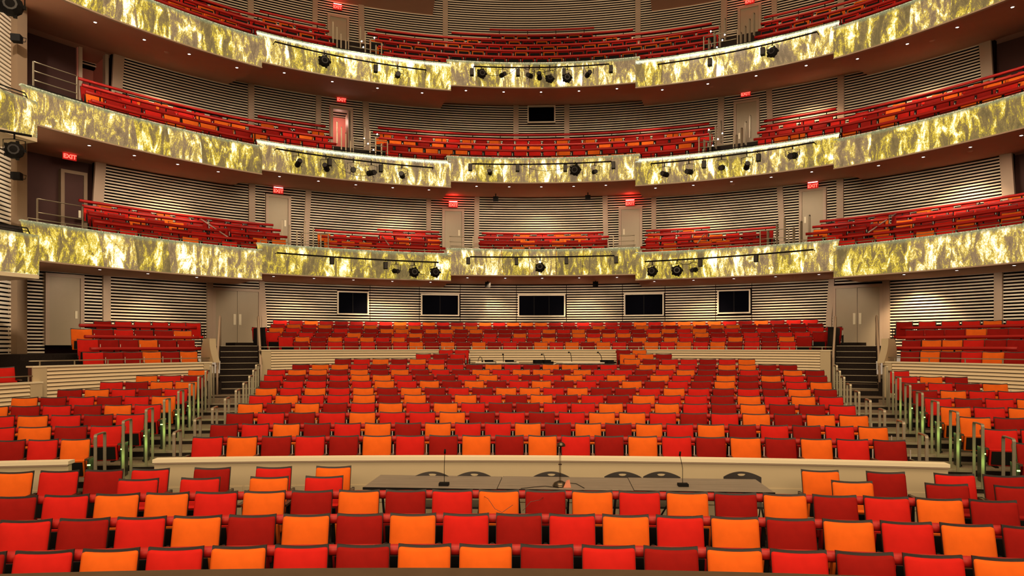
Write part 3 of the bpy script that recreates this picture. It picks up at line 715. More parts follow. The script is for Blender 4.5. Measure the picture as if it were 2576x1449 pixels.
# dark side bays beyond the slats
def plain_wall(name, R, a0, a1, z0, z1, m, op=()):
    t = struct(name); b = MB(); cur = a0
    for (oa, ob, oz0, oz1) in (o_[:4] for o_ in op):
        b.arc([(R, z0), (R, z1), (R+.2, z1), (R+.2, z0)], cur, oa, 2); b.arc([(R, oz1), (R, z1), (R+.2, z1), (R+.2, oz1)], oa, ob, 2); cur = ob
    b.arc([(R, z0), (R, z1), (R+.2, z1), (R+.2, z0)], cur, a1, 2); b.build('plaster', m, t); return t
plain_wall('wall_left_lower_bay', 20.9, -82, ang(236, 20.9), 5.2, 9.6, M_DARKW)
OPU = door(21.8, 196, 268, 9.75, invR(232, 95, 21.8)[2], openfill=M_PINKW, mm=None, leaf=False)
plain_wall('wall_left_upper_bay', 21.9, -82, ang(276, 21.9), 9.2, 14.2, M_DARKW, [OPU])
plain_wall('wall_right_lower_bay', 20.9, ang(2548, 20.9), 80, 5.2, 9.6, M_DARKW)
plain_wall('wall_right_upper_bay', 21.9, ang(2505, 21.9), 80, 9.2, 14.2, M_DARKW)
door(20.8, 150, 214, 6.2, invR(182, 432, 20.8)[2], mm=M_DARKW)
# hall ceiling far above the top balcony
c = MB(); c.arc([(14, 21.5), (14, 21.7), (24.5, 20.7), (24.5, 20.5)], -13.2, 13.2, 3); c.build('ceiling', M_SOFF, kind='structure')
for a0, a1 in ((-80, -13.2), (13.2, 80)):
    c = MB(); c.arc([(17, 18.75), (17, 18.9), (23.2, 18.7), (23.2, 18.55)], a0, a1, 3); c.build('ceiling', M_SOFF, kind='structure')

# ------------------------------------------------------------------ balconies
RF = 16.2
A_CM, A_MO, A_END = 12.55, 36.9, 61.6
SEC = {'C': (-A_CM, A_CM), 'ML': (-A_MO, -A_CM), 'MR': (A_CM, A_MO), 'OL': (-A_END, -A_MO), 'OR': (A_MO, A_END+4)}
LV = {1: dict(C=(5.42, 6.40, 5.39), M=(5.20, 6.20, 5.24), O=(4.98, 5.97, 5.08), R=R0+.12, Rw=R1, nm='lowest'),
      2: dict(C=(9.02, 9.94, 9.36), M=(8.78, 9.75, 9.20), O=(8.62, 9.54, 9.05), R=R1+.12, Rw=R2, nm='middle'),
      3: dict(C=(12.71, 13.63, 13.82), M=(12.50, 13.48, 13.57), O=(12.30, 13.28, 13.35), R=R2+.12, Rw=R3, nm='top')}
TZ = {1: [6.54, 6.90, 7.27, 7.60], 2: [10.24, 10.75, 11.23, 11.71, 12.19], 3: [14.04, 14.62, 15.24, 15.85, 16.46, 17.07, 17.70]}
TODR = {1: -.12, 2: -.21, 3: -.20}
TR = [17.1+.85*i for i in range(7)]
secname = {'C': 'centre section', 'ML': 'section left of the centre', 'MR': 'section right of the centre', 'OL': 'far left section', 'OR': 'far right section'}
SOFFIT = {}; FDZ = {1: 1.02, 2: 1.17, 3: 1.21}
for lv, D in LV.items():
    for s, (a0, a1) in SEC.items():
        zb, zt, zw = D[s[0]]; dz = TODR[lv] if s[0] == 'O' else (0 if lv == 1 else 0)
        # slab: soffit underneath, stepped rows on top
        nrow = {1: 4, 2: 5, 3: 6}[lv]; prof = [(RF+.08, zb), (RF+.08, zt-.28)]
        zf0 = TZ[lv][0]+dz-FDZ[lv]
        prof = [(RF+.08, zb+.02), (RF+.08, min(zt-.1, max(zb+.25, zf0)))]
        prof += [(TR[0]-.5, min(zt-.1, max(zb+.25, zf0)))]
        for i in range(nrow):
            zf = TZ[lv][i]+dz-FDZ[lv]
            if i > 0: prof += [(TR[i]-.62, TZ[lv][i-1]+dz-FDZ[lv]), (TR[i]-.62, zf)]
        prof += [(D['Rw']+.1, TZ[lv][nrow-1]+dz-FDZ[lv]), (D['Rw']+.1, zw+.02)]
        sz = lambda R: zb+.02+(zw-zb-.02)*(R-RF-.08)/(D['R']-RF-.08)
        prof = prof[:1]+[(R, max(z, sz(min(R, D['R']))+.07)) for R, z in prof[1:-1]]+[prof[-1]]
        prof.append((D['R'], zw))
        t = struct('ceiling_under_balcony')
        b = MB(); b.arc(prof[:1]+prof[1:], a0, a1, 2, mi=0)
        # floor faces take the carpet, the last face (soffit) and caps the plaster
        m = len(prof); n = max(1, int(math.ceil(abs(a1-a0)/2)))
        for i in range(n):
            for j in range(m): b.mi[i*m+j] = 0 if j >= m-2 or j == 0 else 1
        b.build('slab', [M_SOFF, M_CARPD], t)
        SOFFIT[(lv, s)] = (zb+.02, zw, D['R'])
        # lit glass front
        t = thing('balcony_front', 'glowing gold art glass front of the %s balcony, %s' % (D['nm'], secname[s]), 'balcony front', (*pos(RF, (a0+a1)/2), zb), 0, 'glass balcony fronts')
        loc = Vector(t.location); sl = .62
        a0t = a0-sl if s in ('C', 'ML', 'OL') else a0; a1t = a1+sl if s in ('C', 'MR', 'OR') else a1
        if s == 'OL': a0t = a0-1.0
        if s == 'ML': a1t = a1
        n = {'C': 7, 'M': 7, 'O': 7}[s[0]]
        roff = {'C': 0, 'M': -.03, 'O': -.06}[s[0]]
        for i in range(n):
            f0, f1 = i/n, (i+1)/n; b = MB(); g = .035
            prof = []; m = 6
            for q in range(m+1):
                u = q/m; prof.append((RF+roff-.055*math.sin(math.pi*u)-(.0), zb+(zt-zb)*u))
            prof += [(RF+roff+.05, zt), (RF+roff+.05, zb)]
            b.arc(prof, a0+(a1-a0)*f0+g, a0+(a1-a0)*f1-g, .9, a0t=a0t+(a1t-a0t)*f0+g, a1t=a0t+(a1t-a0t)*f1-g, smooth=False)
            for q in range(len(b.sm)): b.sm[q] = False
            b.v = [tuple(Vector(v)-loc) for v in b.v]
            b.build('glass_panel', (GLASS_LIT_TOP if lv > 1 and s[0] == 'M' else GLASS)[(i*3+lv+len(s)+rnd.randint(0, 3)) % 4], t)
        b = MB(); b.arc([(RF+roff-.025, zt), (RF+roff-.03, zt+.035), (RF+roff+.10, zt+.035), (RF+roff+.10, zt)], a0t, a1t, 1.5)
        b.v = [tuple(Vector(v)-loc) for v in b.v]; b.build('top_edge', M_EDGE, t)
        b = MB(); b.arc([(RF+roff-.02, zb-.04), (RF+roff-.02, zb), (RF+roff+.08, zb), (RF+roff+.08, zb-.04)], a0, a1, 1.5)
        b.v = [tuple(Vector(v)-loc) for v in b.v]; b.build('bottom_trim', M_PIL, t)
        # thin rail above the glass
        npt = 14; pts = [Vector((*pos(RF+.15, a0+(a1-a0)*q/npt), zt+.14))-loc for q in range(npt+1)]
        b = MB(); b.tube(pts, .014, 6); b.build('top_rail', M_STEEL if lv == 1 else M_BLACK, t)
        b = MB()
        for q in range(0, npt+1, 2): b.box(pts[q]-Vector((0, 0, .07)), (.02, .02, .14))
        b.build('rail_post', M_STEEL if lv == 1 else M_BLACK, t)

# padded rails of the balconies: level, row, angle from, to
TUBES = {1: [(0, -54.3, -36.7), (0, -28.3, -13.0), (0, 13.0, 28.3), (0, 36.7, 57), (1, -53.7, -39.6), (1, -39.0, -32.5), (1, -28.5, -13.3), (1, -8.4, 8.4), (1, 13.3, 28.5), (1, 32.5, 39.0), (1, 39.6, 60),
             (2, -53.2, -41.3), (2, -40.5, -32.7), (2, -28.7, -13.1), (2, -8.3, 8.6), (2, 13.1, 28.7), (2, 32.7, 40.5), (2, 41.3, 60), (3, -52.7, -33.0), (3, -20.8, -13.1), (3, -7.7, 7.8), (3, 13.1, 20.8), (3, 33.0, 60)],
         2: [(0, -54.5, -37.2), (0, -20.3, -12.8), (0, 12.8, 20.3), (0, 37.2, 60), (1, -54, -26.6), (1, -20.7, 20.7), (1, 26.6, 60), (2, -53.3, -26.6), (2, -21, 21), (2, 26.6, 60), (3, -52.9, -26.6), (3, -21.3, 21.3), (3, 26.6, 60), (4, -34.2, -26.6), (4, -20.4, 20.4), (4, 26.6, 34.2)],
         3: [(0, -60, -37.4), (0, -21.1, -12.8), (0, 12.8, 21.1), (0, 37.4, 60), (1, -60, -26.7), (1, -21.4, 21.4), (1, 26.7, 60), (2, -60, -26.7), (2, -21.4, 21.4), (2, 26.7, 60), (3, -60, -26.6), (3, -22, 22), (3, 26.6, 60), (4, -34, -26.6), (4, -20.7, 20.7), (4, 26.6, 34), (5, -11.2, 11.2), (6, -6.4, 6.4)]}
def side_words(a0, a1):
    m = (a0+a1)/2; w = 'left' if m < 0 else 'right'
    if abs(m) < 3: return 'at the centre'
    if abs(m) < 26: return 'just %s of the centre' % w
    if abs(m) < 36: return 'beside the %s aisle' % w
    return 'on the far %s' % w
SDZ = {1: .09, 2: .24, 3: .28}
seenlab = {}
for lv in TUBES:
    for (kk, a0, a1) in TUBES[lv]:
        m = (a0+a1)/2; z = TZ[lv][kk]+(TODR[lv] if abs(m) > 25 else 0); R = TR[kk]
        lab = 'red padded rail %s, %s row up in the %s balcony' % (side_words(a0, a1), ORD[kk+1], LV[lv]['nm'])
        while lab in seenlab: lab = lab.replace('rail ', 'rail further out ')
        seenlab[lab] = 1
        tube_rail('seat_rail', lab, 'padded rails of the balconies', R, z, a0, a1, posts=1.25, postz=.5)
        # seats in front of the rail
        if kk == 0 and abs(m) < 8: continue
        Rs = R-.14; n = max(1, int(abs(rad(a1-a0))*Rs/.60)); p = (a1-a0)/n
        for i in range(n):
            a = a0+p*(i+.5); x, y = pos(Rs, a); far_seat(x, y, z-.045-SEAT_H-SDZ[lv], -rad(a), rnd.choice('ODDRDOR'), min(1.05, rad(p)*Rs/.56), tall=(lv == 3))
    # one more row behind the last rail, and the centre front row
extra = {1: [(4, -51, -34), (4, -19.5, -14), (4, -7.5, 7.5), (4, 14, 19.5), (4, 34, 58), (0, -8.6, 8.6)], 2: [(4, -51, -36), (4, 36, 58)], 3: [(4, -56, -36), (4, 36, 56)]}
for lv, L in extra.items():
    for kk, a0, a1 in L:
        if kk == 4 and lv == 1: z = TZ[1][3]+.2; Rs = 20.05
        elif kk == 4: z = TZ[lv][4]-.2; Rs = TR[4]-.25
        else: z = TZ[1][0]+.02; Rs = 17.0
        z += (TODR[lv] if abs((a0+a1)/2) > 25 else 0)
        sp = .66 if lv == 1 else .60
        n = max(1, int(abs(rad(a1-a0))*Rs/sp)); p = (a1-a0)/n
        for i in range(n):
            a = a0+p*(i+.5); x, y = pos(Rs, a); far_seat(x, y, z-.045-SEAT_H-SDZ[lv]*.6, -rad(a), rnd.choice('ORDRDOR'), .95, tall=(lv == 3))
fo = FAR.build('theatre_seat', [M_O, M_R, M_D, M_SHELL, M_BLACK, M_SILVER])
fo['label'] = 'all the remaining red and orange seats of the rear stalls, parterre and balconies'; fo['category'] = 'seat'; fo['kind'] = 'stuff'

# grab rails beside the balcony doors
def bal_grabs(lst, Rs, desc):
    for i, ((px, py), R) in enumerate(zip(lst, Rs)):
        X, Y, z, a, d = invR(px, py, R); t = link('grab_rail', ME_GRABS); t.location = (X, Y, z-.92); t.rotation_euler = (0, 0, -rad(a)+math.pi/2*.88)
        t['label'] = 'steel grab rail, %s down, %s' % (ORD[i+1], desc); t['category'] = 'handrail'; t['group'] = 'grab rails by the balcony doors'
RR4 = [19.9, 19.1, 18.2, 17.3]
bal_grabs([(710, 553), (728, 567), (747, 582)], RR4[1:], 'left of the lowest balcony left door'); bal_grabs([(768, 558), (788, 573), (807, 591)], RR4[1:], 'right of the lowest balcony left door')
bal_grabs([(2036, 541), (2016, 557), (1997, 573)], RR4[1:], 'right of the lowest balcony right door'); bal_grabs([(1974, 548), (1955, 563), (1932, 580)], RR4[1:], 'left of the lowest balcony right door')
bal_grabs([(848, 306), (859, 320), (870, 335), (882, 353)], RR4, 'left of the middle balcony left door'); bal_grabs([(918, 316), (931, 329), (945, 345), (960, 361)], RR4, 'right of the middle balcony left door')
bal_grabs([(1887, 290), (1876, 306), (1866, 322), (1853, 340)], RR4, 'right of the middle balcony right door'); bal_grabs([(1814, 304), (1801, 317), (1787, 333), (1772, 351)], RR4, 'left of the middle balcony right door')
bal_grabs([(838, 55), (848, 68), (858, 84), (870, 101)], RR4, 'left of the top balcony left door'); bal_grabs([(907, 66), (919, 81), (932, 98), (946, 114)], RR4, 'right of the top balcony left door')
bal_grabs([(1897, 33), (1886, 48), (1875, 66), (1864, 82)], RR4, 'right of the top balcony right door'); bal_grabs([(1824, 47), (1811, 65), (1798, 81), (1784, 97)], RR4, 'left of the top balcony right door')
def guard(px0, y0, px1, y1, R, h, bars, label):
    A, B = invR(px0, y0, R), invR(px1, y1, R); z = (A[2]+B[2])/2; loc = Vector((*pos(R, (A[3]+B[3])/2), z-h)); t = thing('guard_rail', label, 'railing', loc, 0, 'guard rails at the aisle heads')
    for i in range(bars):
        zz = z-h*i/max(1, bars); n = 5; pts = [Vector((*pos(R, A[3]+(B[3]-A[3])*q/n), zz))-loc for q in range(n+1)]
        b = MB(); b.tube(pts, .016, 6); b.build('bar', M_STEEL, t)
    for a in (A[3], B[3]):
        b = MB(); x, y = pos(R, a); b.box(Vector((x, y, z-h/2))-loc, (.035, .035, h)); b.build('post', M_STEEL, t)
guard(1130, 595, 1190, 596, 16.5, .62, 3, 'steel guard rail at the left end of the lowest balcony centre'); guard(1543, 594, 1597, 592, 16.5, .62, 3, 'steel guard rail at the right end of the lowest balcony centre')
guard(758, 585, 826, 591, 16.6, .6, 2, 'steel guard rail below the left door of the lowest balcony'); guard(1912, 580, 1984, 576, 16.6, .6, 2, 'steel guard rail below the right door of the lowest balcony')
guard(889, 346, 975, 357, 16.6, .6, 3, 'steel guard rail below the left door of the middle balcony'); guard(1758, 346, 1845, 334, 16.6, .6, 3, 'steel guard rail below the right door of the middle balcony')
guard(877, 95, 960, 109, 16.6, .6, 2, 'steel guard rail below the left door of the top balcony'); guard(1770, 92, 1855, 77, 16.6, .6, 2, 'steel guard rail below the right door of the top balcony')
guard(94, 498, 208, 521, 16.5, .75, 2, 'steel guard rail at the far left end of the lowest balcony'); guard(84, 152, 194, 194, 16.5, .75, 3, 'steel guard rail at the far left end of the middle balcony')
def slope_rail(x0, y0, x1, y1, Ra, Rb, label):
    A, B = invR(x0, y0, Ra), invR(x1, y1, Rb); loc = Vector(B[:3]); b = MB(); b.tube([Vector(A[:3])-loc, Vector((0, 0, 0))], .022, 6)
    o = b.build('slope_rail', M_SILVER); o.location = loc; o['label'] = label; o['category'] = 'handrail'; o['group'] = 'sloping rails in the lowest balcony'
slope_rail(505, 551, 574, 597, 19.6, 17.2, 'pale sloping handrail among the far left seats of the lowest balcony'); slope_rail(962, 594, 978, 616, 18.6, 17.2, 'pale sloping handrail left of centre in the lowest balcony')
slope_rail(1772, 589, 1755, 611, 18.6, 17.2, 'pale sloping handrail right of centre in the lowest balcony'); slope_rail(2254, 537, 2184, 585, 19.6, 17.2, 'pale sloping handrail among the far right seats of the lowest balcony')

# ------------------------------------------------------------------ downlights
DL = {1: [(251, 676), (372, 688.5), (495, 699.5), (688, 693), (790, 699), (889, 704), (987, 708.6), (1083, 711.5), (1176, 695), (1271, 697), (1364, 697), (1457, 696), (1552, 694), (1646, 709), (1744.6, 705), (1846, 700), (1951, 694.5), (2060, 686), (2274, 691), (2407, 677.5), (2551, 661.6)],
      2: [(224.5, 368), (338, 396.5), (447, 420), (549, 439), (703, 443.5), (801, 456.6), (895, 467), (988, 476), (1079, 482), (1199, 468), (1281, 470), (1361.7, 470), (1443, 468), (1524, 465), (1649, 476), (1744, 467.6), (1840, 457.6), (1940, 444.6), (2042, 429), (2210, 420), (2322.6, 396.5), (2441, 369), (2569, 336)],
      3: [(239.5, 61.5), (363, 107), (476, 143), (596, 179), (715, 188), (836, 213), (949.5, 231), (1062, 244), (1172, 232.5), (1267, 236.5), (1361, 236.5), (1456.5, 233), (1552, 227), (1666, 234), (1780.5, 217), (1902, 195), (2028, 167), (2157, 151), (2282.5, 112), (2408, 68), (2547, 13)]}
b = MB(); b.tube([(0, 0, -.012), (0, 0, .01)], .042, 12); ME_DL = b.mesh('lens', M_LAMP)
b = MB()
pts = []
n = 14
vs = [(r_*math.cos(2*math.pi*q/n), r_*math.sin(2*math.pi*q/n), z_) for r_, z_ in ((.043, -.014), (.062, -.014), (.062, .01)) for q in range(n)]
b.add(vs, [(q, (q+1) % n, n+(q+1) % n, n+q) for q in range(n)]+[(n+q, n+(q+1) % n, 2*n+(q+1) % n, 2*n+q) for q in range(n)]); ME_DR = b.mesh('ring', M_PIL)
def sec_of(a):
    return 'C' if abs(a) < A_CM else ('M' if abs(a) < A_MO else 'O')+('L' if a < 0 else 'R')
def soff_z(lv, R, a):
    z0, z1, Rb = SOFFIT[(lv, sec_of(a))]; return z0+(z1-z0)*(R-RF-.08)/(Rb-RF-.08)
def spot(X, Y, z, tgt, e, ang_=100, blend=.7, col=WARM, rad_=.06):
    l = bpy.data.lights.new('downlight_or_fill', 'SPOT'); l.energy = e; l.spot_size = rad(ang_); l.spot_blend = blend; l.color = col; l.shadow_soft_size = rad_
    o = bpy.data.objects.new('downlight_or_fill', l); COL.objects.link(o); o.location = (X, Y, z); o.rotation_euler = (Vector(tgt)-Vector((X, Y, z))).to_track_quat('-Z', 'Y').to_euler()  # serves real downlights and added spots that have no fixture
for lv, L in DL.items():
    for i, (px, py) in enumerate(L):
        R = 17.3
        for _ in range(5):
            r = invR(px, py, R); R = max(16.45, min(17.9, R+(soff_z(lv, R, r[3])-r[2])*-1.2*0)); 
        a = ang(px, R); X, Y = pos(R, a); z = soff_z(lv, R, a)
        t = thing('downlight', 'small round downlight, %s from the left under the %s balcony' % (ORD[i+1], LV[lv]['nm']), 'downlight', (X, Y, z-.004), 0, 'downlights under the balconies')
        link('lens', ME_DL, t); link('ring', ME_DR, t)
        Rt = R+4; tx, ty = pos(Rt, a)
        spot(X, Y, z-.05, (tx, ty, z-2.3), SPOT_E*{1: .62, 2: 1.0, 3: .9}[lv], 76, col=(1, .82, .60))
b = MB(); b.tube([(0, 0, .02), (0, 0, -.015), (0, 0, -.05)], [.10, .085, .035], 12); ME_DET = b.mesh('cover', M_SOFF)
for lv, L in {3: [(420, 139), (941, 249), (1361, 254), (1790, 236), (2345, 104)], 2: [(336, 406), (893, 480), (1843, 470), (2440, 378)]}.items():
    for i, (px, py) in enumerate(L):
        R = 18.1; a = ang(px, R); X, Y = pos(R, a); d_ = link('smoke_detector', ME_DET); d_.location = (X, Y, soff_z(lv, R, a)); d_['category'] = 'detector'
        d_['label'] = 'pale round smoke detector, %s from the left under the %s balcony' % (ORD[i+1], LV[lv]['nm']); d_['group'] = 'smoke detectors under the balconies'
b = MB(); b.tube([(0, 0, -.03), (0, -.01, 0), (0, 0, .03)], [.012, .032, .012], 8); ME_AL = b.mesh('lamp', M_LAMP)
for nm, sd, L in (('middle', 'left', [(949, 338), (916, 349), (926, 361.5), (939.5, 378)]), ('top', 'left', [(942, 95), (910, 104), (914, 119), (927, 136)]), ('middle', 'right', [(1783, 326.5), (1817, 335.6), (1806, 350), (1793, 367)]), ('top', 'right', [(1788, 79), (1823, 87.5), (1817, 101), (1803.5, 119.6)])):
    for i, (px, py) in enumerate(L):
        X, Y, z, a, d = invR(px, py, (18.6, 18.9, 18.0, 17.1)[i]); d_ = link('step_lamp', ME_AL); d_.location = (X, Y, z); d_['category'] = 'lamp'; d_['group'] = 'aisle step lamps of the balconies'
        d_['label'] = 'tiny bright step lamp, %s down in the %s aisle of the %s balcony' % (ORD[i+1], sd, nm)
# wall washers set into the soffits close to the back walls
WW = [(1, 1236, 18.4, 240), (1, 1466, 18.4, 240), (1, 955, 18.4, 240), (1, 1765, 18.4, 220), (1, 2290, 18.7, 420), (1, 1000, 18.4, 150), (1, 400, 18.2, 160), (1, 760, 18.4, 140), (1, 1950, 18.4, 140),
      (2, 2400, 19.0, 380), (2, 1000, 18.9, 160), (2, 1362, 18.9, 180), (2, 1750, 18.9, 160), (2, 450, 18.9, 160), (3, 2020, 19.6, 420), (3, 2300, 19.6, 220), (3, 430, 19.6, 160), (3, 1100, 19.6, 100), (3, 1620, 19.6, 100)]
for lv, px, R, e in WW:
    a = ang(px, R); X, Y = pos(R, a); z = soff_z(lv, R, a); tx, ty = pos(R+1.3, a); spot(X, Y, z-.05, (tx, ty, z-2.6), e, 95)
# light over the top balcony
for a in (-48, -30, -12, 12, 30, 48):
    X, Y = pos(17.5, a); tx, ty = pos(20, a); spot(X, Y, 18.7, (tx, ty, 14), 330, 110)
# unseen spots, added in place of rail lights, brighten the glass tops
for lv, e in ((2, 70), (3, 260)):
    for s in ('ML', 'MR'):
        a0, a1 = SEC[s]
        for q in (.3, .5, .7):
            a = a0+(a1-a0)*q; zt = LV[lv]['M'][1]; X, Y = pos(RF-.55, a); tx, ty = pos(RF, a); spot(X, Y, zt+.55, (tx, ty, zt-.15), e*.25, 80, col=(1, .95, .85))

# ------------------------------------------------------------------ exit signs
cu = bpy.data.curves.new('lettering', 'FONT'); cu.body = 'EXIT'; cu.size = .185; cu.align_x = 'CENTER'; cu.align_y = 'CENTER'; cu.extrude = .004; cu.offset = .006
co = bpy.data.objects.new('lettering', cu); COL.objects.link(co); bpy.context.view_layer.update(); ME_EXIT = bpy.data.meshes.new_from_object(co); ME_EXIT.materials.clear(); ME_EXIT.materials.append(M_REDLET); bpy.data.objects.remove(co); bpy.data.curves.remove(cu)
def exit_sign(px, py, R, label, glow=True):
    X, Y, z, a, d = invR(px, py, R); t = thing('exit_sign', label, 'exit sign', (X, Y, z), -rad(a), 'exit signs')
    b = MB(); b.box((0, 0, 0), (.40, .05, .27)); b.build('housing', M_REDLIT, t)
    b = MB(); b.box((0, -.03, .11), (.36, .02, .03)); b.build('lamp_strip', M_REDBAR, t)
    o = link('lettering', ME_EXIT, t); o.location = (0, -.035, -.035); o.rotation_euler = (rad(90), 0, 0)
    if glow:
        l = bpy.data.lights.new('exit_glow', 'POINT'); l.energy = 9; l.color = (1, .03, .02); l.shadow_soft_size = .12; lo = bpy.data.objects.new('exit_glow', l); COL.objects.link(lo); x, y = pos(R-.2, a); lo.location = (x, y, z+.28)
exit_sign(700, 479, 20.2, 'red exit sign above the far left door of the lowest balcony'); exit_sign(1140, 514, 20.2, 'red exit sign above the door left of centre in the lowest balcony')
exit_sign(1585, 510, 20.2, 'red exit sign above the door right of centre in the lowest balcony'); exit_sign(2045, 466, 20.2, 'red exit sign above the far right door of the lowest balcony')
exit_sign(859, 250, 21.1, 'red exit sign above the open left door of the middle balcony'); exit_sign(1876, 235, 21.1, 'red exit sign above the right door of the middle balcony')
exit_sign(849, 17, 22.7, 'red exit sign above the left door of the top balcony'); exit_sign(1886, 2, 22.7, 'red exit sign above the right door of the top balcony')
exit_sign(175, 392, 19.7, 'red exit sign on the dark wall at the far left', False)

# ------------------------------------------------------------------ lighting pipes, spotlights and speakers on the balcony fronts
def dome_mesh(kind, s):
    b = MB()
    if kind == 'dome':
        prof = [(.0, -.10), (.10, -.085), (.155, -.03), (.165, .02), (.14, .06), (.05, .16), (0, .17)]
        n = 10; vs = [(r*s*math.cos(2*math.pi*q/n), y*s, r*s*math.sin(2*math.pi*q/n)) for r, y in prof for q in range(n)]
        b.add(vs, [(i*n+q, i*n+(q+1) % n, (i+1)*n+(q+1) % n, (i+1)*n+q) for i in range(len(prof)-1) for q in range(n)])
        for q in range(0, n, 2):
            an = 2*math.pi*q/n; b.box((.16*s*math.cos(an), 0, .16*s*math.sin(an)), (.05*s, .05*s, .05*s), 0)
    else:
        prof = [(.0, -.16), (.075, -.16), (.08, -.10), (.065, -.02), (.085, .04), (.085, .14), (.03, .2), (0, .2)]
        n = 8; vs = [(r*s*math.cos(2*math.pi*q/n), y*s, r*s*math.sin(2*math.pi*q/n)) for r, y in prof for q in range(n)]
        b.add(vs, [(i*n+q, i*n+(q+1) % n, (i+1)*n+(q+1) % n, (i+1)*n+q) for i in range(len(prof)-1) for q in range(n)])
        for an in (.4, 2.3, 3.9, 5.4):
            b.tube([(.07*s*math.cos(an), .02, .07*s*math.sin(an)), (.15*s*math.cos(an), .0, .15*s*math.sin(an))], .008, 5)
    return b.mesh('body', M_BLACK)
ME_DOME, ME_ELL = dome_mesh('dome', 1.0), dome_mesh('ell', 1.0)
b = MB(); n = 10; b.add([(.07*math.cos(2*math.pi*q/n), -.165, .07*math.sin(2*math.pi*q/n)) for q in range(n)], [tuple(range(n))]); ME_LENS = b.mesh('lens', M_LENS)
b = MB(); n = 10; b.add([(.095*math.cos(2*math.pi*q/n), -.09, .095*math.sin(2*math.pi*q/n)) for q in range(n)], [tuple(range(n))]); ME_LENSD = b.mesh('lens', M_LENS)
def yoke_mesh(h):
    b = MB(); b.tube([(-.17, 0, 0), (-.17, 0, h*.55), (0, 0, h*.62), (.17, 0, h*.55), (.17, 0, 0)], .010, 5); b.tube([(0, 0, h*.6), (0, 0, h)], .016, 5); return b.mesh('yoke', M_BLACK)
ME_YOKE = yoke_mesh(.42)
PIPES = [(1, 'L', 697, 636, 1103, 660, 'lowest', 'left'), (1, 'C', 1183, 646, 1545, 643, 'lowest', 'centre'), (1, 'R', 1622, 658, 2045, 628, 'lowest', 'right'),
         (2, 'L', 695, 374, 1090, 422, 'middle', 'left'), (2, 'C', 1187, 412, 1538, 406, 'middle', 'centre'), (2, 'R', 1637, 412, 2048, 358, 'middle', 'right'),
         (3, 'L', 692, 105, 1072, 176, 'top', 'left'), (3, 'C', 1192, 167, 1532, 161, 'top', 'centre'), (3, 'R', 1655, 162, 2055, 80, 'top', 'right')]
RP = 15.85; PZ = {}
for lv, s, x0, y0, x1, y1, nm, sd in PIPES:
    A, B = invR(x0, y0, RP), invR(x1, y1, RP); z = (A[2]+B[2])/2; PZ[(lv, s)] = z
    z = invR((x0+x1)/2, 800, RP)[2]*0+z
    n = 12; loc = Vector((*pos(RP, (A[3]+B[3])/2), z)); pts = [Vector((*pos(RP, A[3]+(B[3]-A[3])*q/n), A[2]+(B[2]-A[2])*q/n))-loc for q in range(n+1)]
    t = thing('lighting_pipe', 'black lighting pipe across the %s part of the %s balcony front' % (sd, nm), 'pipe', loc, 0, 'lighting pipes on the balcony fronts')
    b = MB(); b.tube(pts, .028, 8); b.build('pipe', M_BLACK, t)
    b = MB()
    for q in (0, n//3, 2*n//3, n):
        a = A[3]+(B[3]-A[3])*q/n; zz = A[2]+(B[2]-A[2])*q/n; p0 = Vector((*pos(RP, a), zz)); p1 = Vector((*pos(RF-.03, a), zz)); p2 = Vector((*pos(RF-.04, a), zz-.22))
        b.tube([p0-loc, p1-loc, p2-loc], .014, 5)
    b.build('bracket', M_BLACK, t)
FIX = {(1, 'L'): [(996, 682, 'e', .9), (1042, 685, 'd', 1.0), (1095, 685, 'd', 1.0)], (1, 'C'): [(1359, 673, 'd', 1.0)], (1, 'R'): [(1641, 683, 'd', 1.0), (1703, 681, 'd', 1.05), (1746, 679, 'e', .9)],
       (2, 'L'): [(751, 410, 'e', 1.0), (820, 421, 'e', 1.05), (889, 427, 'e', 1.1), (934, 435, 'e', 1.1), (1011, 440, 'e', 1.1)], (2, 'C'): [(1232, 433, 'e', .9), (1447, 428, 'd', 1.1), (1496, 432, 'e', .9)],
       (2, 'R'): [(1672, 438, 'e', 1.05), (1733, 432, 'e', 1.05), (1815, 422, 'e', 1.05), (1879, 417, 'e', 1.05), (1994, 392, 'e', 1.2)],
       (3, 'L'): [(816, 154, 'd', 1.1), (1001, 188, 'e', 1.1)], (3, 'C'): [(1212, 185, 'd', .95), (1265, 188, 'e', .9), (1332, 190, 'e', 1.0), (1357, 191, 'e', 1.0), (1383, 198, 'd', .9), (1427, 196, 'd', .95), (1480, 186, 'e', 1.0)], (3, 'R'): [(1943, 131, 'd', 1.0)]}
PN_ = {(lv, s): (nm, sd) for lv, s, x0, y0, x1, y1, nm, sd in PIPES}; PP = {(lv, s): (x0, y0, x1, y1) for lv, s, x0, y0, x1, y1, nm, sd in PIPES}
for key, L in FIX.items():
    nm, sd = PN_[key]; x0, y0, x1, y1 = PP[key]
    for i, (px, py, kd, s) in enumerate(L):
        X, Y, z, a, d = invR(px, py, RP-.05); u = (px-x0)/(x1-x0); zp = invR(px, y0+(y1-y0)*u, RP-.05)[2]
        t = thing('stage_spotlight', 'black %s spotlight, %s from the left on the %s pipe of the %s balcony' % ('round' if kd == 'd' else 'small', ORD[i+1], sd, nm), 'spotlight', (X, Y, z), -rad(a), 'spotlights on the balcony fronts')
        rr = rnd.uniform(-.5, .5); bo = link('body', ME_DOME if kd == 'd' else ME_ELL, t); bo.scale = (s*1.15,)*3; bo.rotation_euler = (rnd.uniform(-.3, .3), 0, rr*(.4 if kd == 'd' else 1))
        lo = link('lens', ME_LENSD if kd == 'd' else ME_LENS, bo)
        yo = link('yoke', ME_YOKE, t); yo.scale = (s*1.1, 1, max(.35, (zp-z)/.42))
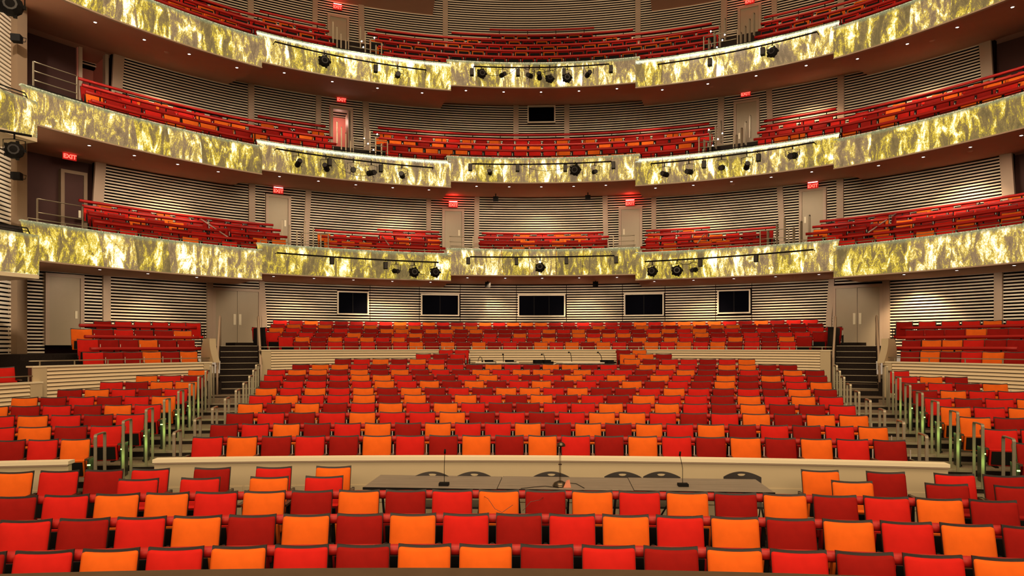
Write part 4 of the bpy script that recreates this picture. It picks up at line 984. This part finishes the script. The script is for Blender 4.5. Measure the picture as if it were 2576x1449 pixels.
BOXES = {(1, 'L'): [(835, 656), (970, 668)], (1, 'C'): [(1178, 656), (1299, 658), (1425, 656), (1550, 654)], (1, 'R'): [(1762, 662), (1902, 650)],
         (2, 'L'): [(829, 408), (958, 424)], (2, 'C'): [(1183, 421), (1302, 423), (1422, 423), (1543, 416)], (2, 'R'): [(1771, 414), (1908, 397)],
         (3, 'L'): [(945, 173)], (3, 'C'): [(1187, 182), (1303, 183), (1419, 182), (1537, 174)], (3, 'R'): [(1786, 157), (1919, 130)]}
b = MB(); b.box((0, 0, 0), (.14, .16, .26)); ME_BX = b.mesh('cabinet', M_BLACK); b = MB(); b.box((0, -.085, 0), (.12, .01, .23)); ME_GR = b.mesh('grille', M_SHELL); b = MB(); b.tube([(0, .1, .10), (0, .22, .12), (0, .3, .12)], .014, 5); ME_AR = b.mesh('arm', M_BLACK)
for key, L in BOXES.items():
    nm, sd = PN_[key]
    for i, (px, py) in enumerate(L):
        X, Y, z, a, d = invR(px, py, RP); t = thing('small_speaker', 'small black speaker box, %s from the left, %s part, %s balcony front' % (ORD[i+1], sd, nm), 'speaker', (X, Y, z), -rad(a), 'small speakers on the balcony fronts')
        link('cabinet', ME_BX, t); link('grille', ME_GR, t); link('arm', ME_AR, t)
# drooping cables between the fixtures
def cable(pts, r, m, label, name='cable', cat='cable', group=None, sag=0):
    loc = Vector(pts[0]); P_ = [Vector(p)-loc for p in pts]; out = []
    for i in range(len(P_)-1):
        for q in range(6):
            u = q/6; p = P_[i].lerp(P_[i+1], u); p = p-Vector((0, 0, sag*4*u*(1-u))); out.append(p)
    out.append(P_[-1]); b = MB(); b.tube(out, r, 5); o = b.build(name, m); o.location = loc; o['label'] = label; o['category'] = cat
    if group: o['group'] = group
    return o
def pxp(px, py, R): return invR(px, py, R)[:3]
cable([pxp(1042, 662, RP), pxp(1068, 690, RP), pxp(1095, 690, RP)], .008, M_BLACK, 'thin black cable looping below the left pipe of the lowest balcony', sag=.15)
cable([pxp(1700, 652, RP), pxp(1746, 655, RP)], .008, M_BLACK, 'thin black cable drooping from the right pipe of the lowest balcony', sag=.18)
cable([pxp(835, 398, RP), pxp(880, 436, RP), pxp(934, 436, RP)], .008, M_BLACK, 'thin black cable drooping under the left pipe of the middle balcony', sag=.1)
cable([pxp(1302, 412, RP), pxp(1447, 412, RP)], .008, M_BLACK, 'thin black cable drooping under the centre pipe of the middle balcony', sag=.28)
cable([pxp(1215, 182, RP), pxp(1263, 186, RP), pxp(1300, 170, RP)], .008, M_BLACK, 'thin black cable at the left of the top balcony centre pipe', sag=.1)
cable([pxp(1315, 170, RP), pxp(1410, 168, RP)], .008, M_BLACK, 'thin black cable drooping under the top balcony centre pipe', sag=.2)

# ------------------------------------------------------------------ loudspeakers under the balconies
for i, (px, py, R, lab) in enumerate(((1227, 715, 18.6, 'left of the middle booth window'), (1498, 714, 18.6, 'right of the middle booth window'), (1247, 499, 19.2, 'left in the lowest balcony ceiling'), (1479, 496, 19.2, 'right in the lowest balcony ceiling'))):
    X, Y, z, a, d = invR(px, py, R); t = thing('hung_speaker', 'small black speaker hung %s' % lab, 'speaker', (X, Y, z), -rad(a)); b = MB(); b.box((0, 0, -.02), (.22, .18, .2), rx=.3); b.build('cabinet', M_BLACK, t); b = MB(); b.box((0, 0, .13), (.04, .04, .14)); b.build('bracket', M_BLACK, t)

# ------------------------------------------------------------------ proscenium side at the far left
X1, Y1 = inv_d(27, 20.2); X2, Y2 = inv_d(47, 20.1); X3, Y3 = inv_d(69, 21.5)
t = struct('wall_left'); b = MB()
for (xa, ya), (xb, yb_) in (((X1, Y1), (X2, Y2)),):
    dxy = Vector((xb-xa, yb_-ya)); L_ = dxy.length; an = math.atan2(dxy.y, dxy.x); b.box(((xa+xb)/2-.35*math.sin(an)*-1*0, (ya+yb_)/2+.14, 7.5), (L_, .30, 15.5), rz=an)
b.build('column', M_COLM, t)
X0, Y0 = inv_d(-160, 17.0); dxy = Vector((X1-X0, Y1-Y0)); L_ = dxy.length; an = math.atan2(dxy.y, dxy.x)
b = MB(); b.box(((X0+X1)/2+.1*math.sin(an)*-1, (Y0+Y1)/2+.1*math.cos(an), 7.5), (L_, .05, 15.5), rz=an); b.build('backing', M_BACK, t)
z = .3
while z < 15:
    b = MB(); b.box(((X0+X1)/2, (Y0+Y1)/2, z), (L_, .05, .075), rz=an); b.build('slat', M_SLAT, t); z += .125
for zz in (3.0, 6.5, 10.2): 
    xx, yy = inv_d(-60, 17.2); spot(xx+.9, yy-.5, zz+2.2, ((X0*.3+X1*.7), (Y0*.3+Y1*.7), zz), 620, 130, col=(1, .88, .7))  # unseen spots added to brighten the slats beside the column
# side box fronts by the proscenium
for bi, (xr, yb0, yt0, yb1, yt1, dr, nm) in enumerate(((95, 691, 592, 680, 572, 17.4, 'lower'), (90, 347, 256, 322, 218, 17.4, 'upper'))):
    A = inv_d(xr, dr); B = inv_d(-90, 15.8); zb = ZC+(YH-yb0)*dr/F; zt = ZC+(YH-yt0)*dr/F
    dv = Vector((B[0]-A[0], B[1]-A[1])); L_ = dv.length; an = math.atan2(dv.y, dv.x)
    t = thing('box_front', 'glowing gold glass front of the %s side box at the far left' % nm, 'balcony front', (A[0], A[1], zb), an, 'glass box fronts')
    for q in range(3):
        b = MB(); x0_, x1_ = L_*q/3+.01, L_*(q+1)/3-.01; vs = []
        m = 6
        for xx in (x0_, x1_):
            for w in range(m+1): vs.append((xx, .06*math.sin(math.pi*w/m)+.02, (zt-zb)*w/m))
            vs.append((xx, -.03, zt-zb)); vs.append((xx, -.03, 0))
        nn = m+3; b.add(vs, [(j, (j+1) % nn, nn+(j+1) % nn, nn+j) for j in range(nn)]+[tuple(range(nn))[::-1], tuple(range(nn, 2*nn))]); b.build('glass_panel', GLASS[(q+bi) % 4], t)
    b = MB(); b.box((L_/2, -.7, -.06), (L_, 1.5, .10)); b.build('underside', M_CAP, t)
    b = MB(); b.box((-.02, -.62, (zt-zb)/2), (.03, 1.25, zt-zb)); b.build('end_cheek', M_EDGE, t)
    b = MB(); b.tube([(L_, -.1, zt-zb+.16), (.2, -.1, zt-zb+.16), (.12, -.1, zt-zb)], .016, 6); b.tube([(L_, -.1, zt-zb+.08), (.16, -.1, zt-zb+.08)], .012, 6); b.build('rail', M_BLACK, t)
for px, py, lab, s in ((28, 14, 'large black spotlight hanging at the top left corner', 1.6), (36, 378, 'large black spotlight on the pipe below the upper left side box', 1.3)):
    X, Y = inv_d(px, 16.5); z = ZC+(YH-py)*16.5/F; t = thing('stage_spotlight', lab, 'spotlight', (X, Y, z), .5); bo = link('body', ME_DOME, t); bo.scale = (s,)*3; link('lens', ME_LENSD, bo); yo = link('yoke', ME_YOKE, t); yo.scale = (s, 1, s*.8)
    b = MB(); b.tube([(-.7, 0, .36*s), (.35, .0, .30*s)], .03, 6); b.build('pipe', M_BLACK, t)
for px, py, lab in ((42, 97, 'black loudspeaker on the upper part of the left column'), (42, 443, 'black loudspeaker on the lower part of the left column')):
    X, Y = inv_d(px, 19.7); z = ZC+(YH-py)*19.7/F; t = thing('column_speaker', lab, 'speaker', (X, Y, z), .3); b = MB(); b.box((0, 0, 0), (.24, .22, .2)); b.build('cabinet', M_BLACK, t); b = MB(); b.tube([(.12, 0, .05), (.24, 0, .03), (.22, 0, -.07), (.12, 0, -.08)], .012, 5); b.build('handle', M_BLACK, t)
# the low box left of the left block
X, Y = inv_d(4, 15.4); seat(X, Y, 1.32, .9, 'R', 'bright red seat at the far left edge behind the low boarded wall', 'seats of the far left box', first=True)

# ------------------------------------------------------------------ conference tables in front of the white partition
k = row_k('D'); zt = .84
TX = [inv_z(905, 1234, zt), inv_z(1954, 1240, zt)]; xL, xR = TX[0][0], TX[1][0]; yT = 9.0; W3 = (xR-xL)/3
for i, nm in enumerate(('left', 'middle', 'right')):
    t = thing('folding_table', 'grey laminate folding table at the %s of the row of three before the white partition' % nm, 'table', (xL+W3*(i+.5), 9.12-.035*(i-1), .09), -.035, 'folding tables')
    b = MB(); b.box((0, .045, .735), (W3-.01, .86, .03)); b.build('tabletop', M_TABLE, t)
    b = MB(); b.box((0, -.385, .735), (W3, .012, .034)); b.build('edge_band', M_BLACK, t)
    for sx in (-1, 1):
        for sy in (-1, 1):
            b = MB(); b.tube([(sx*(W3/2-.28), sy*.26, 0), (sx*(W3/2-.22), sy*.26, .72)], .016, 6); b.build('leg', M_BLACK, t)
    b = MB(); b.tube([(-W3/2+.25, 0, .1), (-W3/2+.6, 0, .7)], .012, 5); b.tube([(W3/2-.25, 0, .1), (W3/2-.6, 0, .7)], .012, 5); b.build('brace', M_BLACK, t)
# folding chairs behind the tables
def folding_chair(px, c_i):
    X, Y = inv_d(px, 9.62); t = thing('folding_chair', 'dark plastic folding chair, %s from the left behind the tables' % ORD[c_i+1], 'chair', (X, Y, .09), -.03, 'folding chairs behind the tables'); t.scale = (1, 1, .925)
    # arched back with a grip hole: built as a curved plate with an opening
    b = MB(); w = .26; n = 16; top = lambda x: .80+.072*(1-(x/w)**2); hw, hh = .06, .028; zc_ = .832
    xs = sorted(set([-w+2*w*i/n for i in range(n+1)]+[-hw, -hw*.6, 0, hw*.6, hw]))
    def ycurve(x): return .05*(1-(x/w)**2)
    def hole(x): return hh*.35 if abs(x) >= hw-1e-6 else hh*math.sqrt(max(0, 1-(x/hw)**2))
    for a, c in zip(xs[:-1], xs[1:]):
        def quad(za0, za1, zc0, zc1):
            vs = [(a, ycurve(a), za0), (c, ycurve(c), zc0), (c, ycurve(c), zc1), (a, ycurve(a), za1)]; vs += [(x, y+.022, z) for x, y, z in vs]
            b.add(vs, [(0, 1, 2, 3), (7, 6, 5, 4), (0, 4, 5, 1), (3, 2, 6, 7), (1, 5, 6, 2), (0, 3, 7, 4)])
        if a >= -hw-1e-6 and c <= hw+1e-6:
            ha = 0 if abs(abs(a)-hw) < 1e-6 else hole(a); hc = 0 if abs(abs(c)-hw) < 1e-6 else hole(c)
            quad(.62, zc_-ha, .62, zc_-hc); quad(zc_+ha*.35, top(a), zc_+hc*.35, top(c))
        else: quad(.62, top(a), .62, top(c))
    b.build('backrest', M_PLASTIC, t)
    b = MB(); b.box((0, -.22, .44), (.44, .42, .03)); b.build('seat', M_PLASTIC, t)
    for sx in (-1, 1):
        b = MB(); b.tube([(sx*.24, .12, 0), (sx*.24, -.05, .45), (sx*.24, .03, .72)], .012, 5); b.build('leg', M_BLACK, t)
        b = MB(); b.tube([(sx*.22, -.40, 0), (sx*.22, -.10, .45)], .012, 5); b.build('leg', M_BLACK, t)
for i, px in enumerate((1086, 1192, 1387, 1567, 1665, 1868)): folding_chair(px, i)
def mic(px, py, tx, ty, label, d0):
    X, Y = inv_d(px, d0); t = thing('table_microphone', label, 'microphone', (X, Y, zt+.001), 0, 'gooseneck microphones on the tables')
    b = MB(); b.box((0, 0, .018), (.13, .11, .034)); b.box((0, -.02, .034), (.11, .06, .012)); b.build('base', M_BLACK, t)
    h = (py-ty)*d0/F; dx = (tx-px)*d0/F
    b = MB(); b.tube([(0, .02, .03), (0, .02, h*.55), (dx*.5, .02, h*.8), (dx, .0, h*.96)], .004, 5); b.build('gooseneck', M_BLACK, t)
    b = MB(); b.tube([(dx, .0, h*.94), (dx+.004, -.01, h+.03)], .013, 8); b.build('capsule', M_BLACK, t)
mic(1117, 1220, 1119, 1135, 'black gooseneck microphone on the left table', 9.0); mic(1718, 1226, 1710, 1145, 'black gooseneck microphone on the right table', 8.95)
X, Y = inv_d(1409, 8.95); t = thing('desk_lamp', 'tall slim metal desk lamp with a domed head on the middle table', 'lamp', (X, Y, zt+.001))
b = MB(); prof = [(.0, 0), (.10, 0), (.10, .012), (.08, .045), (.03, .07), (0, .072)]; n = 14
b.add([(r*math.cos(2*math.pi*q/n), r*math.sin(2*math.pi*q/n), z) for r, z in prof for q in range(n)], [(i*n+q, i*n+(q+1) % n, (i+1)*n+(q+1) % n, (i+1)*n+q) for i in range(5) for q in range(n)], 0, True); b.build('base', M_BRASS, t)
b = MB(); b.tube([(-.008, 0, .06), (-.008, 0, .50)], .004, 5); b.tube([(.008, 0, .06), (.008, 0, .50)], .004, 5); b.box((0, 0, .285), (.045, .02, .014)); b.build('stem', M_BRASS, t)
b = MB(); n = 12; prof = [(.0, .58), (.025, .575), (.05, .555), (.062, .525), (.055, .522), (0, .54)]
b.add([(r*math.cos(2*math.pi*q/n)+.012, r*math.sin(2*math.pi*q/n), z) for r, z in prof for q in range(n)], [(i*n+q, i*n+(q+1) % n, (i+1)*n+(q+1) % n, (i+1)*n+q) for i in range(5) for q in range(n)], 0, True); b.build('lamp_head', M_BRASS, t)
X, Y = inv_d(1427, 8.85); b = MB(); b.add([(-.05, 0, 0), (.05, 0, 0), (.045, .06, 0), (-.04, .05, 0), (-.01, .02, .09), (.03, .03, .10)], [(0, 1, 5, 4), (1, 2, 5), (2, 3, 4, 5), (3, 0, 4), (0, 3, 2, 1)]); o = b.build('crumpled_pouch', M_PINK); o.location = (X, Y, zt+.001); o['label'] = 'small pinkish crumpled pouch beside the desk lamp'; o['category'] = 'pouch'
def tpt(px, py, z=None, d=None):
    if d: return (*inv_d(px, d), ZC+(YH-py)*d/F)
    return (*inv_z(px, py, z), z+.006)
cable([tpt(1310, 1230, zt), tpt(1345, 1226, zt), tpt(1372, 1224, zt), tpt(1405, 1228, zt)], .004, M_BLACK, 'black cable lying on the table left of the desk lamp')
cable([tpt(1430, 1216, zt), tpt(1450, 1218, zt), tpt(1470, 1229, zt)], .004, M_BLACK, 'thin wire arching right of the pinkish pouch')
cable([tpt(1200, 1237, d=8.42), tpt(1228, 1255, d=7.85), tpt(1245, 1280, d=7.82), tpt(1263, 1289, d=7.80), tpt(1290, 1270, d=7.84)], .0028, M_WOODARM, 'thin wire trailing down over the orange seat before the table')
cable([tpt(1385, 1236, d=8.42), tpt(1358, 1258, d=7.85), tpt(1335, 1262, d=7.84), tpt(1315, 1285, d=7.80)], .0028, M_WOODARM, 'thin wire trailing down over the deep red seat before the table')

# ------------------------------------------------------------------ control desk at the back of the centre block
zd = 2.13; XA, YA = inv_d(1182, 20.9); XB, YB = inv_d(1548, 20.9); Ld = XB-XA; t = thing('control_desk', 'long low control desk between the rear rows of the centre block', 'desk', ((XA+XB)/2, 20.95, 1.40), 0)
b = MB(); b.box((0, .2, zd-1.40-.02), (Ld, .75, .035)); b.build('desktop', M_SHELL, t)
b = MB(); b.box((0, .2, .35), (Ld-.2, .5, .68)); b.build('cabinet', M_BLACK, t)
ob = MB(); ob.box((0, .72, .10), (Ld+.3, .04, .2)); ob.build('back_panel', M_BLACK, t)
for i, (p0, p1) in enumerate(((1196, 1246), (1248, 1305), (1415, 1520))):
    xa, ya = inv_d(p0, 20.85); xb, yb_ = inv_d(p1, 20.85); b = MB(); b.box((0, 0, .02), (xb-xa, .22, .03)); o = b.build('paper_strip', M_WHITEC); o.location = ((xa+xb)/2, 20.95, zd+.012)
    o['label'] = 'white flat strip lying on the control desk, %s from the left' % ORD[i+1]; o['category'] = 'strip'; o['group'] = 'white strips on the control desk'
for i, (px, pts) in enumerate(((1201, [(0, 0), (2, -11), (6, -17), (10, -14), (12, -4)]), (1266, [(0, 0), (0, -12), (-1, -22)]), (1373, [(0, 0), (-3, -14), (-6, -24), (-10, -22)]), (1439, [(0, 0), (-2, -15), (-4, -27), (-8, -27)]), (1514, [(0, 0), (-1, -14), (-4, -22), (-10, -27)]))):
    d = 20.95; X, Y = inv_d(px, d); s = d/F; t = thing('desk_microphone', 'thin black gooseneck microphone, %s from the left on the control desk' % ORD[i+1], 'microphone', (X, 21.0, zd+.015), 0, 'gooseneck microphones on the control desk')
    P_ = [(a*s, 0, -c*s) for a, c in pts]; b = MB(); b.tube(P_, .010, 5); b.build('gooseneck', M_BLACK, t)
    b = MB(); b.box((0, 0, .015), (.12, .1, .03)); b.build('base', M_BLACK, t); b = MB(); b.box(P_[-1], (.05, .05, .05)); b.build('capsule', M_BLACK, t)
for i, px in enumerate((1229, 1281, 1352, 1375, 1522, 1533)):
    X, Y = inv_d(px, 20.9); b = MB(); b.box((0, 0, .05), (.22, .2, .10), .4); b.box((.1, 0, .03), (.2, .15, .06), -.3); o = b.build('headset', M_BLACK); o.location = (X, 21.05, zd+.01); o['label'] = 'black headset and gear heap, %s from the left on the control desk' % ORD[i+1]; o['category'] = 'equipment'; o['group'] = 'gear on the control desk'
cable([tpt(1440, 911, d=20.9), tpt(1400, 913, d=20.75), tpt(1370, 929, d=20.2)], .016, M_WHITEC, 'pale cable arching off the front of the control desk')
print('SEATS', NSEAT, 'FAR', NFAR, 'objects', len(bpy.data.objects), 'tris', sum(len(m.polygons) for m in bpy.data.meshes))
